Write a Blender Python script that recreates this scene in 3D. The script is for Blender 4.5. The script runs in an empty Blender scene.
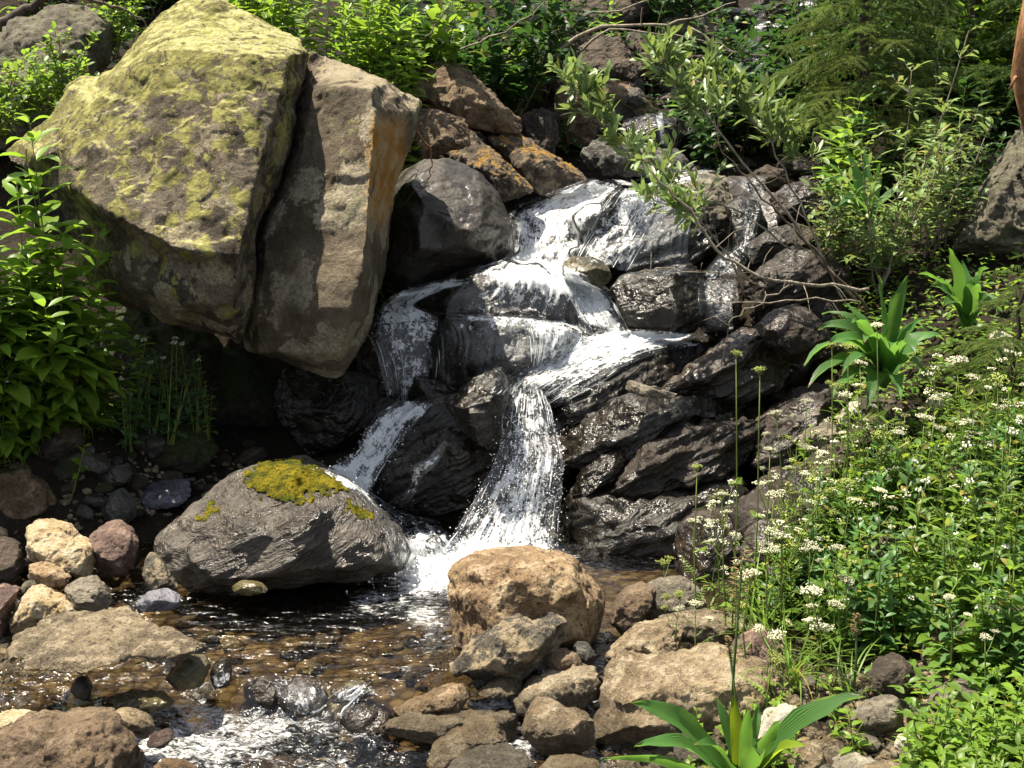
import bpy, bmesh, math, random
import numpy as np
from mathutils import Vector, Matrix, Quaternion
from mathutils.geometry import delaunay_2d_cdt

random.seed(7)
RNG = np.random.default_rng(11)
SC = bpy.context.scene
COL = SC.collection

# ------------------------------------------------------------------ camera
CAM_H, PITCH, HFOV = 1.7, math.radians(12.0), math.radians(45.0)
F = 512.0 / math.tan(HFOV / 2)
cd = bpy.data.cameras.new('camera')
cam = bpy.data.objects.new('camera', cd)
COL.objects.link(cam)
cam.location = (0, 0, CAM_H)
cam.rotation_euler = (math.pi / 2 - PITCH, 0, 0)
cd.sensor_width = 36
cd.lens = 18 / math.tan(HFOV / 2)
cd.clip_start, cd.clip_end = 0.05, 500
SC.camera = cam

# ------------------------------------------------------------------ world, sun, exposure
SUN_TO = Vector((-0.32, 0.15, 0.93)).normalized()     # direction towards the sun
elev = math.asin(SUN_TO.z)
azim = math.atan2(SUN_TO.x, SUN_TO.y)
w = bpy.data.worlds.new('World')
SC.world = w
w.use_nodes = True
wn = w.node_tree
sky = wn.nodes.new('ShaderNodeTexSky')
sky.sky_type = 'NISHITA'
sky.sun_disc = False
sky.sun_elevation = elev
sky.sun_rotation = azim
hs = wn.nodes.new('ShaderNodeHueSaturation')      # camera white balance: less blue skylight
hs.inputs['Saturation'].default_value = 0.42
wn.links.new(sky.outputs[0], hs.inputs['Color'])
wn.links.new(hs.outputs[0], wn.nodes['Background'].inputs[0])
wn.nodes['Background'].inputs[1].default_value = 0.085
sd = bpy.data.lights.new('sun', 'SUN')
sun = bpy.data.objects.new('sun', sd)
COL.objects.link(sun)
sd.energy, sd.angle, sd.color = 5.0, math.radians(0.5), (1.0, 0.90, 0.74)
sun.rotation_euler = (-SUN_TO).to_track_quat('-Z', 'Y').to_euler()
sun.location = (0, 0, 20)
SC.view_settings.view_transform = 'Standard'
SC.view_settings.look = 'None'
SC.view_settings.gamma = 1
SC.view_settings.exposure = 1.52
SC.render.engine = 'CYCLES'
cy = SC.cycles
cy.use_denoising = True
try:
    cy.denoiser = 'OPENIMAGEDENOISE'
except Exception:
    pass
cy.max_bounces = 8
cy.diffuse_bounces = 3
cy.glossy_bounces = 3
cy.transmission_bounces = 4
cy.transparent_max_bounces = 24
cy.caustics_reflective = False
cy.caustics_refractive = False
cy.sample_clamp_indirect = 4
cy.sample_clamp_direct = 12

# ------------------------------------------------------------------ pixel helpers
SP, CP = math.sin(PITCH), math.cos(PITCH)
def ray(px, py):
    a, b = (px - 512) / F, (384 - py) / F
    return Vector((a, CP + b * SP, -SP + b * CP))
def W(px, py, Y):
    r = ray(px, py)
    return Vector((0, 0, CAM_H)) + r * (Y / r.y)
def Wz(px, py, z):
    r = ray(px, py)
    return Vector((0, 0, CAM_H)) + r * ((z - CAM_H) / r.z)

# ------------------------------------------------------------------ noise
_G = RNG.normal(size=(4096, 3))
_G /= np.linalg.norm(_G, axis=1)[:, None]
def pnoise(P):
    i = np.floor(P).astype(np.int64)
    f = P - i
    u = f * f * f * (f * (f * 6 - 15) + 10)
    out = np.zeros(len(P))
    for dx in (0, 1):
        for dy in (0, 1):
            for dz in (0, 1):
                h = ((i[:, 0] + dx) * 73856093) ^ ((i[:, 1] + dy) * 19349663) ^ ((i[:, 2] + dz) * 83492791)
                g = _G[(h ^ (h >> 13)) & 4095]
                d = f - np.array((dx, dy, dz))
                wgt = (u[:, 0] if dx else 1 - u[:, 0]) * (u[:, 1] if dy else 1 - u[:, 1]) * (u[:, 2] if dz else 1 - u[:, 2])
                out += wgt * (g * d).sum(1)
    return out * 1.5
def fbm(P, octaves=4, gain=0.5, lac=2.03):
    o, a = np.zeros(len(P)), 1.0
    for k in range(octaves):
        o += a * pnoise(P + 17.3 * k)
        P = P * lac
        a *= gain
    return o
def ridged(P, octaves=3):
    o, a = np.zeros(len(P)), 1.0
    for k in range(octaves):
        o += a * (1 - 2 * np.abs(pnoise(P + 9.1 * k)))
        P = P * 2.1
        a *= 0.5
    return o

# ------------------------------------------------------------------ object helpers
def tag(o, label=None, cat=None, group=None, kind=None):
    if label: o['label'] = label
    if cat: o['category'] = cat
    if group: o['group'] = group
    if kind: o['kind'] = kind
    return o
def empty(name, loc, rz=0.0):
    o = bpy.data.objects.new(name, None)
    o.empty_display_size = 0.05
    COL.objects.link(o)
    o.location = loc
    o.rotation_euler = (0, 0, rz)
    return o
def link(name, me, mat=None, parent=None, loc=None):
    o = bpy.data.objects.new(name, me)
    COL.objects.link(o)
    if mat is not None and not me.materials:
        me.materials.append(mat)
    if parent is not None:
        o.parent = parent
    if loc is not None:
        o.location = loc
    return o
def copy_tree(o, parent=None):
    c = o.copy()
    COL.objects.link(c)
    c.parent = parent
    for ch in list(o.children):
        copy_tree(ch, c)
    return c
def smooth(me):
    me.polygons.foreach_set('use_smooth', np.ones(len(me.polygons), dtype=bool))
    me.update()

class MB:
    """collects vertices, faces and uvs, then makes one mesh"""
    def __init__(s):
        s.v, s.f, s.uv = [], [], []
    def add(s, vs, fs, uvs=None):
        n = len(s.v)
        s.v.extend([tuple(p) for p in vs])
        for f in fs:
            s.f.append(tuple(i + n for i in f))
    def tube(s, pts, r0, r1, n=5, cap=True):
        pts = [Vector(p) for p in pts]
        m = len(pts)
        vs, fs = [], []
        up = Vector((0.13, 0.31, 0.94))
        for i, p in enumerate(pts):
            d = (pts[min(i + 1, m - 1)] - pts[max(i - 1, 0)])
            if d.length < 1e-9: d = Vector((0, 0, 1))
            d.normalize()
            a = d.cross(up)
            if a.length < 1e-3: a = d.cross(Vector((1, 0, 0)))
            a.normalize()
            b = d.cross(a)
            r = r0 + (r1 - r0) * i / max(1, m - 1)
            for k in range(n):
                t = 2 * math.pi * k / n
                vs.append(p + a * (r * math.cos(t)) + b * (r * math.sin(t)))
        for i in range(m - 1):
            for k in range(n):
                fs.append((i * n + k, i * n + (k + 1) % n, (i + 1) * n + (k + 1) % n, (i + 1) * n + k))
        if cap:
            fs.append(tuple(range(n - 1, -1, -1)))
            fs.append(tuple((m - 1) * n + k for k in range(n)))
        s.add(vs, fs)
    def leaf(s, base, d, up, L, wd, droop=0.3, fold=0.25, segs=4, wpos=0.4, curl=0.0):
        """a pointed, creased blade starting at base along d"""
        d = Vector(d).normalized()
        up = Vector(up)
        side = d.cross(up)
        if side.length < 1e-4: side = d.cross(Vector((1, 0.2, 0.1)))
        side.normalize()
        nrm = side.cross(d).normalized()
        p = Vector(base)
        vs, fs = [], []
        step = L / segs
        for i in range(segs + 1):
            t = i / segs
            # width profile
            if t < wpos: ww = math.sin(0.5 * math.pi * (0.12 + 0.88 * t / wpos))
            else: ww = math.cos(0.5 * math.pi * (t - wpos) / (1 - wpos)) ** 0.8 if t < 1 else 0.0
            ww = max(ww, 0.02) * wd * 0.5
            lift = nrm * (fold * ww)
            tw = curl * (t - 0.3)
            sd = side * math.cos(tw) + nrm * math.sin(tw)
            vs += [p - sd * ww + lift, p, p + sd * ww + lift]
            ang = -droop / segs
            rot = Quaternion(side, ang)
            d2 = rot @ d
            d, nrm = d2, (rot @ nrm)
            p = p + d * step
        for i in range(segs):
            a = i * 3
            fs += [(a, a + 1, a + 4, a + 3), (a + 1, a + 2, a + 5, a + 4)]
        s.add(vs, fs)
        return p
    def blob(s, c, r, n=1):
        ph = (1 + 5 ** .5) / 2
        base = [(-1, ph, 0), (1, ph, 0), (-1, -ph, 0), (1, -ph, 0), (0, -1, ph), (0, 1, ph), (0, -1, -ph), (0, 1, -ph), (ph, 0, -1), (ph, 0, 1), (-ph, 0, -1), (-ph, 0, 1)]
        k = r / 1.9
        fs = [(0, 11, 5), (0, 5, 1), (0, 1, 7), (0, 7, 10), (0, 10, 11), (1, 5, 9), (5, 11, 4), (11, 10, 2), (10, 7, 6), (7, 1, 8), (3, 9, 4), (3, 4, 2), (3, 2, 6), (3, 6, 8), (3, 8, 9), (4, 9, 5), (2, 4, 11), (6, 2, 10), (8, 6, 7), (9, 8, 1)]
        s.add([Vector(c) + Vector(b) * k for b in base], fs)
    def mesh(s, name, sm=True):
        me = bpy.data.meshes.new(name)
        me.from_pydata(s.v, [], s.f)
        if sm: smooth(me)
        return me
    def build(s, name, mat, parent=None, sm=True):
        return link(name, s.mesh(name, sm), mat, parent)

# ------------------------------------------------------------------ node helpers
class NT:
    def __init__(s, name):
        s.m = bpy.data.materials.new(name)
        s.m.use_nodes = True
        s.t = s.m.node_tree
        s.t.nodes.clear()
        s.out = s.t.nodes.new('ShaderNodeOutputMaterial')
    def n(s, typ, ins=None, **props):
        nd = s.t.nodes.new('ShaderNode' + typ)
        for k, v in props.items():
            setattr(nd, k, v)
        for k, v in (ins or {}).items():
            s.put(nd.inputs[k], v)
        return nd
    def put(s, sock, v):
        if isinstance(v, bpy.types.NodeSocket): s.t.links.new(v, sock)
        elif isinstance(v, bpy.types.Node): s.t.links.new(v.outputs[0], sock)
        else:
            if sock.type == 'RGBA' and hasattr(v, '__len__') and len(v) == 3: v = (*v, 1)
            sock.default_value = v
    def noise(s, vec, scale, detail=6, rough=0.6, dist=0.0):
        nd = s.n('TexNoise', {'Vector': vec, 'Scale': scale, 'Detail': detail, 'Roughness': rough, 'Distortion': dist})
        return nd.outputs[0]
    def vor(s, vec, scale, feature='F1', rnd=1.0):
        nd = s.n('TexVoronoi', {'Vector': vec, 'Scale': scale, 'Randomness': rnd}, feature=feature)
        return nd.outputs[0]
    def ramp(s, fac, a, b):
        """smooth 0..1 between a and b"""
        return s.n('MapRange', {'Value': fac, 'From Min': a, 'From Max': b, 'To Min': 0.0, 'To Max': 1.0}, interpolation_type='SMOOTHSTEP').outputs[0]
    def mixc(s, fac, a, b, mode='MIX'):
        nd = s.t.nodes.new('ShaderNodeMix')
        nd.data_type = 'RGBA'
        nd.blend_type = mode
        s.put(nd.inputs[0], fac)
        s.put(nd.inputs[6], a)
        s.put(nd.inputs[7], b)
        return nd.outputs[2]
    def math(s, op, a, b=0.0, clamp=False):
        nd = s.n('Math', operation=op, use_clamp=clamp)
        s.put(nd.inputs[0], a)
        s.put(nd.inputs[1], b)
        return nd.outputs[0]
    def coords(s, rnd=True):
        tc = s.n('TexCoord')
        if not rnd: return tc.outputs['Object']
        oi = s.n('ObjectInfo')
        sc = s.n('VectorMath', operation='SCALE')
        cb = s.n('CombineXYZ', {'X': oi.outputs['Random'], 'Y': s.math('MULTIPLY', oi.outputs['Random'], 7.3), 'Z': s.math('MULTIPLY', oi.outputs['Random'], 3.1)})
        s.put(sc.inputs[0], cb)
        sc.inputs['Scale'].default_value = 9.0
        ad = s.n('VectorMath', operation='ADD')
        s.put(ad.inputs[0], tc.outputs['Object'])
        s.put(ad.inputs[1], sc)
        return ad.outputs[0]
    def upness(s):
        g = s.n('NewGeometry')
        return s.n('SeparateXYZ', {0: g.outputs['Normal']}).outputs['Z']
    def bump(s, h, strength=0.6, dist=0.02, normal=None):
        ins = {'Height': h, 'Strength': strength, 'Distance': dist}
        if normal is not None: ins['Normal'] = normal
        return s.n('Bump', ins).outputs[0]
    def principled(s, **k):
        nd = s.n('BsdfPrincipled')
        names = {'color': 'Base Color', 'rough': 'Roughness', 'normal': 'Normal', 'spec': 'Specular IOR Level', 'coat': 'Coat Weight', 'coat_rough': 'Coat Roughness', 'alpha': 'Alpha', 'trans': 'Transmission Weight', 'ior': 'IOR', 'sheen': 'Sheen Weight'}
        for a, v in k.items():
            s.put(nd.inputs[names[a]], v)
        return nd
    def done(s, shader):
        s.t.links.new(shader.outputs[0] if isinstance(shader, bpy.types.Node) else shader, s.out.inputs[0])
        return s.m

# ================================================================== materials
def rock_mat(name, c1, c2, c3, speck=(0.03, 0.025, 0.02), speck_amt=0.5, rough=0.85, bumps=0.7, lichen=None, lichen_amt=0.0, lichen_up=False, pale=None, pale_amt=0.0, strata=0.0, moss=0.0, scale=1.0):
    t = NT(name)
    P = t.coords()
    big = t.noise(P, 4 * scale, 6, 0.62)
    mid = t.noise(P, 17 * scale, 7, 0.7)
    fine = t.noise(P, 70 * scale, 6, 0.75)
    if strata:
        mp = t.n('Mapping', {'Vector': P, 'Rotation': (0.2, -0.45, 0.2), 'Scale': (0.5, 0.33, 0.04)}, vector_type='TEXTURE')
        st = t.noise(mp.outputs[0], 1.6 * scale, 6, 0.65, 0.4)
        mid = t.math('ADD', t.math('MULTIPLY', mid, 1 - strata), t.math('MULTIPLY', st, strata))
    col = t.mixc(t.ramp(big, 0.42, 0.60), tuple(0.8 * q for q in c1), c2)
    col = t.mixc(t.ramp(mid, 0.48, 0.62), col, c3)
    col = t.mixc(t.ramp(mid, 0.46, 0.34), col, tuple(0.55 * q for q in c1))
    sp = t.ramp(fine, 0.52, 0.62)
    col = t.mixc(t.math('MULTIPLY', sp, min(1.0, speck_amt * 1.3)), col, speck)
    micro = t.noise(P, 190, 3, 0.6)
    col = t.mixc(t.math('MULTIPLY', t.ramp(micro, 0.52, 0.64), 0.45), col, c3)
    v = t.vor(P, 26 * scale)
    sp2 = t.math('MULTIPLY', t.ramp(v, 0.30, 0.16), t.ramp(t.noise(P, 6 * scale, 3), 0.5, 0.62))
    col = t.mixc(t.math('MULTIPLY', sp2, speck_amt), col, speck)
    if pale is not None:
        pm = t.math('MULTIPLY', t.ramp(t.noise(P, 6 * scale, 8, 0.72, 0.3), 0.60 - 0.1 * pale_amt, 0.63 - 0.1 * pale_amt), 0.85)
        col = t.mixc(pm, col, t.mixc(t.ramp(fine, 0.4, 0.6), pale, tuple(0.62 * q for q in pale)))
    if lichen is not None:
        lm = t.math('MULTIPLY', t.ramp(t.noise(P, 9 * scale, 9, 0.75, 0.5), 0.61 - 0.12 * lichen_amt, 0.64 - 0.12 * lichen_amt), 0.9)
        if lichen_up: lm = t.math('MULTIPLY', lm, t.ramp(t.math('ADD', t.upness(), t.math('MULTIPLY', t.math('SUBTRACT', big, 0.5), 0.6)), 0.62, 0.80))
        col = t.mixc(lm, col, t.mixc(t.ramp(fine, 0.35, 0.65), lichen, tuple(0.45 * q for q in lichen)))
    if moss:
        mm = t.math('MULTIPLY', t.ramp(t.math('ADD', t.upness(), t.math('MULTIPLY', t.noise(P, 8, 6), 0.8)), 1.25 - moss, 1.45 - moss), 0.9)
        col = t.mixc(mm, col, t.mixc(t.ramp(fine, 0.4, 0.62), (0.05, 0.07, 0.012), (0.02, 0.028, 0.008)))
    h = t.math('ADD', t.math('MULTIPLY', mid, 0.7), t.math('ADD', t.math('MULTIPLY', fine, 0.4), t.math('MULTIPLY', micro, 0.10)))
    nb = t.bump(h, min(1.0, bumps * 1.4), 0.06)
    # stone is dark and smooth where the stream keeps it wet
    wz = t.n('SeparateXYZ', {0: t.n('NewGeometry').outputs['Position']}).outputs['Z']
    wet = t.ramp(t.math('ADD', wz, t.math('MULTIPLY', t.math('SUBTRACT', big, 0.5), 0.08)), 0.045, 0.012)
    col = t.mixc(t.math('MULTIPLY', wet, 0.62), col, tuple(0.22 * q for q in c1))
    rr = t.math('ADD', t.math('MULTIPLY', mid, 0.2), rough - 0.1)
    rr = t.math('SUBTRACT', rr, t.math('MULTIPLY', wet, 0.45))
    return t.done(t.principled(color=col, rough=rr, normal=nb, spec=0.35))

def wet_mat(name, c1, c2, c3=None, r0=0.13, r1=0.32, bumps=0.9, strata=0.6, scale=1.0, coat=0.0, spec=0.38):
    t = NT(name)
    P = t.coords()
    big = t.noise(P, 5 * scale, 6, 0.6)
    mp = t.n('Mapping', {'Vector': P, 'Rotation': (0.3, -0.45, 0.1), 'Scale': (0.33, 0.2, 0.06)}, vector_type='TEXTURE')
    st = t.noise(mp.outputs[0], 2.0 * scale, 5, 0.6, 0.6)
    mid = t.noise(P, 20 * scale, 4, 0.55)
    fine = t.noise(P, 70 * scale, 2, 0.5)
    col = t.mixc(t.ramp(big, 0.38, 0.66), c1, c2)
    if c3: col = t.mixc(t.ramp(st, 0.52, 0.75), col, c3)
    rr = t.math('ADD', t.math('MULTIPLY', t.ramp(t.noise(P, 7, 6, 0.65), 0.44, 0.60), r1 + 0.22 - r0), r0)
    h = t.math('ADD', t.math('ADD', t.math('MULTIPLY', st, strata), t.math('MULTIPLY', mid, 0.42)), t.math('MULTIPLY', fine, 0.10))
    nb = t.bump(h, bumps * 0.75, 0.06)
    return t.done(t.principled(color=col, rough=rr, normal=nb, spec=spec, coat=coat, coat_rough=0.12))

M = {}
M['tan'] = rock_mat('tan_rock', (0.245, 0.178, 0.10), (0.365, 0.28, 0.165), (0.45, 0.37, 0.25), speck_amt=0.45)
M['tan_grey'] = rock_mat('grey_tan_rock', (0.20, 0.155, 0.092), (0.31, 0.245, 0.155), (0.42, 0.355, 0.245), speck_amt=0.5)
M['slab_brown'] = rock_mat('brown_flat_slab', (0.15, 0.115, 0.07), (0.25, 0.195, 0.12), (0.38, 0.31, 0.205), speck_amt=0.6)
M['brown'] = rock_mat('brown_rock', (0.13, 0.085, 0.05), (0.21, 0.145, 0.085), (0.27, 0.20, 0.13), speck_amt=0.5)
M['cream'] = rock_mat('cream_rock', (0.55, 0.40, 0.20), (0.66, 0.54, 0.34), (0.62, 0.54, 0.38), speck=(0.20, 0.10, 0.04), speck_amt=0.45)
M['orange'] = rock_mat('orange_rock', (0.29, 0.185, 0.095), (0.39, 0.27, 0.145), (0.47, 0.36, 0.225), speck=(0.055, 0.03, 0.02), speck_amt=0.8, scale=0.9)
M['purple'] = rock_mat('purple_brown_rock', (0.14, 0.09, 0.075), (0.22, 0.145, 0.115), (0.32, 0.22, 0.17), speck_amt=0.3)
M['grey'] = rock_mat('grey_rock', (0.17, 0.145, 0.11), (0.26, 0.225, 0.17), (0.33, 0.29, 0.21), speck_amt=0.5)
M['dark_grey'] = rock_mat('dark_grey_rock', (0.06, 0.058, 0.05), (0.11, 0.105, 0.09), (0.2, 0.19, 0.16), speck_amt=0.5)
M['pale'] = rock_mat('pale_rock', (0.50, 0.45, 0.34), (0.62, 0.57, 0.45), (0.66, 0.62, 0.50), speck=(0.2, 0.17, 0.1), speck_amt=0.3)
M['greygreen'] = rock_mat('grey_green_rock', (0.10, 0.085, 0.06), (0.16, 0.14, 0.10), (0.19, 0.18, 0.12), lichen=(0.16, 0.17, 0.07), lichen_amt=0.3)
M['shade_rock'] = rock_mat('shaded_brown_rock', (0.05, 0.038, 0.027), (0.09, 0.068, 0.05), (0.14, 0.11, 0.08), speck_amt=0.5, strata=0.5)  # darker version of the brown rock, its shade put into the colour
M['two_tone'] = rock_mat('dark_patched_rock', (0.06, 0.055, 0.045), (0.10, 0.09, 0.07), (0.36, 0.29, 0.19), speck_amt=0.3, pale=(0.42, 0.33, 0.20), pale_amt=0.6)
M['ochre_top'] = rock_mat('ochre_streaked_rock', (0.04, 0.032, 0.024), (0.10, 0.078, 0.055), (0.24, 0.19, 0.13), lichen=(0.40, 0.22, 0.03), lichen_amt=1.0, lichen_up=True)
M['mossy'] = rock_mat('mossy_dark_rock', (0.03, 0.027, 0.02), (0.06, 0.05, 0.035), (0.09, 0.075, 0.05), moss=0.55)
M['mossy_brown'] = rock_mat('moss_streaked_brown_rock', (0.16, 0.10, 0.05), (0.25, 0.17, 0.095), (0.30, 0.22, 0.14), moss=0.1)
M['wet_black'] = wet_mat('wet_black_rock', (0.007, 0.006, 0.004), (0.017, 0.014, 0.010), (0.034, 0.027, 0.020))
M['wet_brown'] = wet_mat('wet_brown_rock', (0.014, 0.010, 0.007), (0.034, 0.025, 0.017), (0.065, 0.048, 0.033), r0=0.2, r1=0.4)
M['damp_shaded_brown'] = wet_mat('damp_shaded_brown_rock', (0.011, 0.008, 0.006), (0.027, 0.020, 0.014), (0.058, 0.044, 0.031), r0=0.35, r1=0.6, spec=0.3)  # damp rock, darkened further: shade of overhanging trees put into the colour
M['wet_round'] = wet_mat('wet_grey_rock', (0.020, 0.017, 0.014), (0.042, 0.036, 0.029), (0.06, 0.05, 0.04), r0=0.3, r1=0.5, strata=0.15, bumps=0.5)
M['wet_blue'] = wet_mat('wet_blue_grey_rock', (0.05, 0.05, 0.06), (0.11, 0.11, 0.13), (0.16, 0.15, 0.17), r0=0.12, r1=0.4)
M['wet_olive'] = wet_mat('wet_olive_rock', (0.035, 0.03, 0.015), (0.09, 0.075, 0.035), (0.14, 0.115, 0.06), r0=0.15, r1=0.45, bumps=0.6)
M['moss_boulder'] = wet_mat('rippled_grey_boulder', (0.040, 0.034, 0.027), (0.075, 0.064, 0.052), (0.13, 0.115, 0.098), r0=0.22, r1=0.38, strata=1.0, bumps=1.0, scale=1.7)

def boulder_mat():
    t = NT('lichen_covered_boulder')
    P = t.coords(False)
    sx = t.n('SeparateXYZ', {0: P})
    X, Z = sx.outputs['X'], sx.outputs['Z']
    big = t.noise(P, 2.6, 7, 0.62)
    mid = t.noise(P, 11, 8, 0.7)
    fine = t.noise(P, 55, 7, 0.75)
    col = t.mixc(t.ramp(big, 0.42, 0.6), (0.095, 0.078, 0.054), (0.20, 0.168, 0.12))
    col = t.mixc(t.ramp(mid, 0.52, 0.62), col, (0.28, 0.23, 0.16))
    col = t.mixc(t.ramp(mid, 0.44, 0.34), col, (0.055, 0.042, 0.028))
    col = t.mixc(t.math('MULTIPLY', t.ramp(fine, 0.52, 0.68), 0.6), col, (0.05, 0.04, 0.027))
    dark = t.ramp(t.noise(P, 8.5, 7, 0.7, 0.4), 0.545, 0.575)
    col = t.mixc(t.math('MULTIPLY', dark, 0.8), col, (0.042, 0.035, 0.025))
    # crustose pale lichen, rounded blotches
    wob = t.n('TexNoise', {'Vector': P, 'Scale': 14.0, 'Detail': 6.0, 'Roughness': 0.7})
    add = t.n('VectorMath', operation='MULTIPLY_ADD')
    t.put(add.inputs[0], wob.outputs['Color'])
    add.inputs[1].default_value = (0.16, 0.16, 0.16)
    t.put(add.inputs[2], P)
    pv = t.vor(add.outputs[0], 5.5)
    pm = t.math('MULTIPLY', t.ramp(pv, 0.42, 0.395), t.ramp(t.noise(P, 2.9, 3), 0.45, 0.49))
    low = t.ramp(Z, 1.15, 0.55)
    pm = t.math('MULTIPLY', pm, t.math('ADD', 0.7, t.math('MULTIPLY', low, 0.3)), True)
    col = t.mixc(pm, col, t.mixc(t.ramp(fine, 0.38, 0.6), (0.40, 0.35, 0.235), (0.23, 0.195, 0.125)))
    # yellow-green lichen, strong above and to the left
    lz = t.math('ADD', t.math('MULTIPLY', t.math('SUBTRACT', Z, 0.75), 0.16), t.math('MULTIPLY', X, -0.06))
    ln = t.noise(P, 7.5, 10, 0.76, 0.35)
    thr = t.math('ADD', ln, lz)
    lm = t.math('MULTIPLY', t.ramp(thr, 0.520, 0.534), t.ramp(t.noise(P, 38, 6, 0.7), 0.40, 0.48))
    ros = t.math('MULTIPLY', t.ramp(t.vor(add.outputs[0], 10.0), 0.40, 0.37), t.ramp(t.math('ADD', t.noise(P, 2.8, 3), lz), 0.44, 0.50))
    lm = t.math('MAXIMUM', lm, ros)
    grit = t.noise(P, 120, 3, 0.6)
    col = t.mixc(t.math('MULTIPLY', t.ramp(grit, 0.52, 0.62), 0.5), col, (0.035, 0.028, 0.02))
    gold = t.mixc(t.ramp(mid, 0.40, 0.62), (0.20, 0.19, 0.055), (0.38, 0.365, 0.11))
    col = t.mixc(t.math('MULTIPLY', lm, 0.92), col, gold)
    upm = t.ramp(t.math('ADD', t.upness(), t.math('MULTIPLY', mid, 0.5)), 0.92, 1.12)
    col = t.mixc(t.math('MULTIPLY', upm, t.ramp(t.noise(P, 13, 7, 0.75), 0.42, 0.50)), col, t.mixc(t.ramp(fine, 0.42, 0.6), (0.56, 0.53, 0.27), (0.40, 0.38, 0.10)))
    h = t.math('ADD', t.math('MULTIPLY', mid, 0.7), t.math('ADD', t.math('MULTIPLY', fine, 0.4), t.math('MULTIPLY', lm, 0.12)))
    nb = t.bump(h, 1.0, 0.07)
    return t.done(t.principled(color=col, rough=0.9, normal=nb, spec=0.2))
M['boulder'] = boulder_mat()

def slab_mat():
    t = NT('lichen_patched_slab')
    P = t.coords(False)
    sx = t.n('SeparateXYZ', {0: P})
    big = t.noise(P, 3.4, 7, 0.62)
    mid = t.noise(P, 12, 8, 0.7)
    fine = t.noise(P, 60, 7, 0.75)
    col = t.mixc(t.ramp(big, 0.36, 0.66), (0.09, 0.07, 0.046), (0.185, 0.15, 0.105))
    col = t.mixc(t.ramp(mid, 0.52, 0.74), col, (0.25, 0.205, 0.14))
    col = t.mixc(t.math('MULTIPLY', t.ramp(fine, 0.52, 0.68), 0.6), col, (0.04, 0.032, 0.022))
    wob = t.n('TexNoise', {'Vector': P, 'Scale': 16.0, 'Detail': 6.0, 'Roughness': 0.75})
    add = t.n('VectorMath', operation='MULTIPLY_ADD')
    t.put(add.inputs[0], wob.outputs['Color'])
    add.inputs[1].default_value = (0.2, 0.2, 0.2)
    t.put(add.inputs[2], P)
    pm = t.math('MULTIPLY', t.ramp(t.vor(add.outputs[0], 4.3), 0.48, 0.45), t.ramp(t.noise(P, 2.1, 3), 0.40, 0.46))
    col = t.mixc(pm, col, t.mixc(t.ramp(fine, 0.38, 0.62), (0.42, 0.37, 0.26), (0.20, 0.175, 0.12)))
    gm = t.math('MULTIPLY', t.ramp(t.noise(P, 6, 8, 0.75), 0.58, 0.61), t.ramp(sx.outputs['Z'], 0.6, 1.0))
    col = t.mixc(gm, col, (0.24, 0.24, 0.10))
    # ochre stain running down beside the right-hand arris
    ox = t.math('MULTIPLY', t.ramp(t.math('ADD', sx.outputs['X'], t.math('MULTIPLY', t.math('SUBTRACT', mid, 0.5), 0.16)), 0.205, 0.225), t.ramp(t.math('ADD', sx.outputs['X'], t.math('MULTIPLY', t.math('SUBTRACT', big, 0.5), 0.1)), 0.36, 0.30))
    oz = t.math('MULTIPLY', t.ramp(sx.outputs['Z'], 0.58, 0.72), t.ramp(sx.outputs['Z'], 1.16, 1.04))
    col = t.mixc(t.math('MULTIPLY', t.math('MULTIPLY', ox, oz), 0.95), col, t.mixc(t.ramp(mid, 0.4, 0.62), (0.46, 0.22, 0.035), (0.52, 0.38, 0.20)))
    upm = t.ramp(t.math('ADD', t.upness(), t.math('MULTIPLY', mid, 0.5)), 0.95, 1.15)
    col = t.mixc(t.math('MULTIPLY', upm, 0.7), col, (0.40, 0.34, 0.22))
    h = t.math('ADD', t.math('MULTIPLY', mid, 0.7), t.math('MULTIPLY', fine, 0.4))
    return t.done(t.principled(color=col, rough=0.88, normal=t.bump(h, 1.0, 0.07), spec=0.2))
M['slab'] = slab_mat()

def moss_mat():
    t = NT('yellow_moss')
    P = t.coords(False)
    n1 = t.noise(P, 14, 6, 0.7)
    n2 = t.noise(P, 90, 5, 0.7)
    col = t.mixc(t.ramp(n1, 0.38, 0.62), (0.06, 0.075, 0.012), (0.26, 0.21, 0.014))
    col = t.mixc(t.ramp(n2, 0.48, 0.62), col, (0.05, 0.045, 0.012))
    return t.done(t.principled(color=col, rough=1.0, normal=t.bump(n2, 1.0, 0.03), spec=0.05))
M['moss'] = moss_mat()

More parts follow.
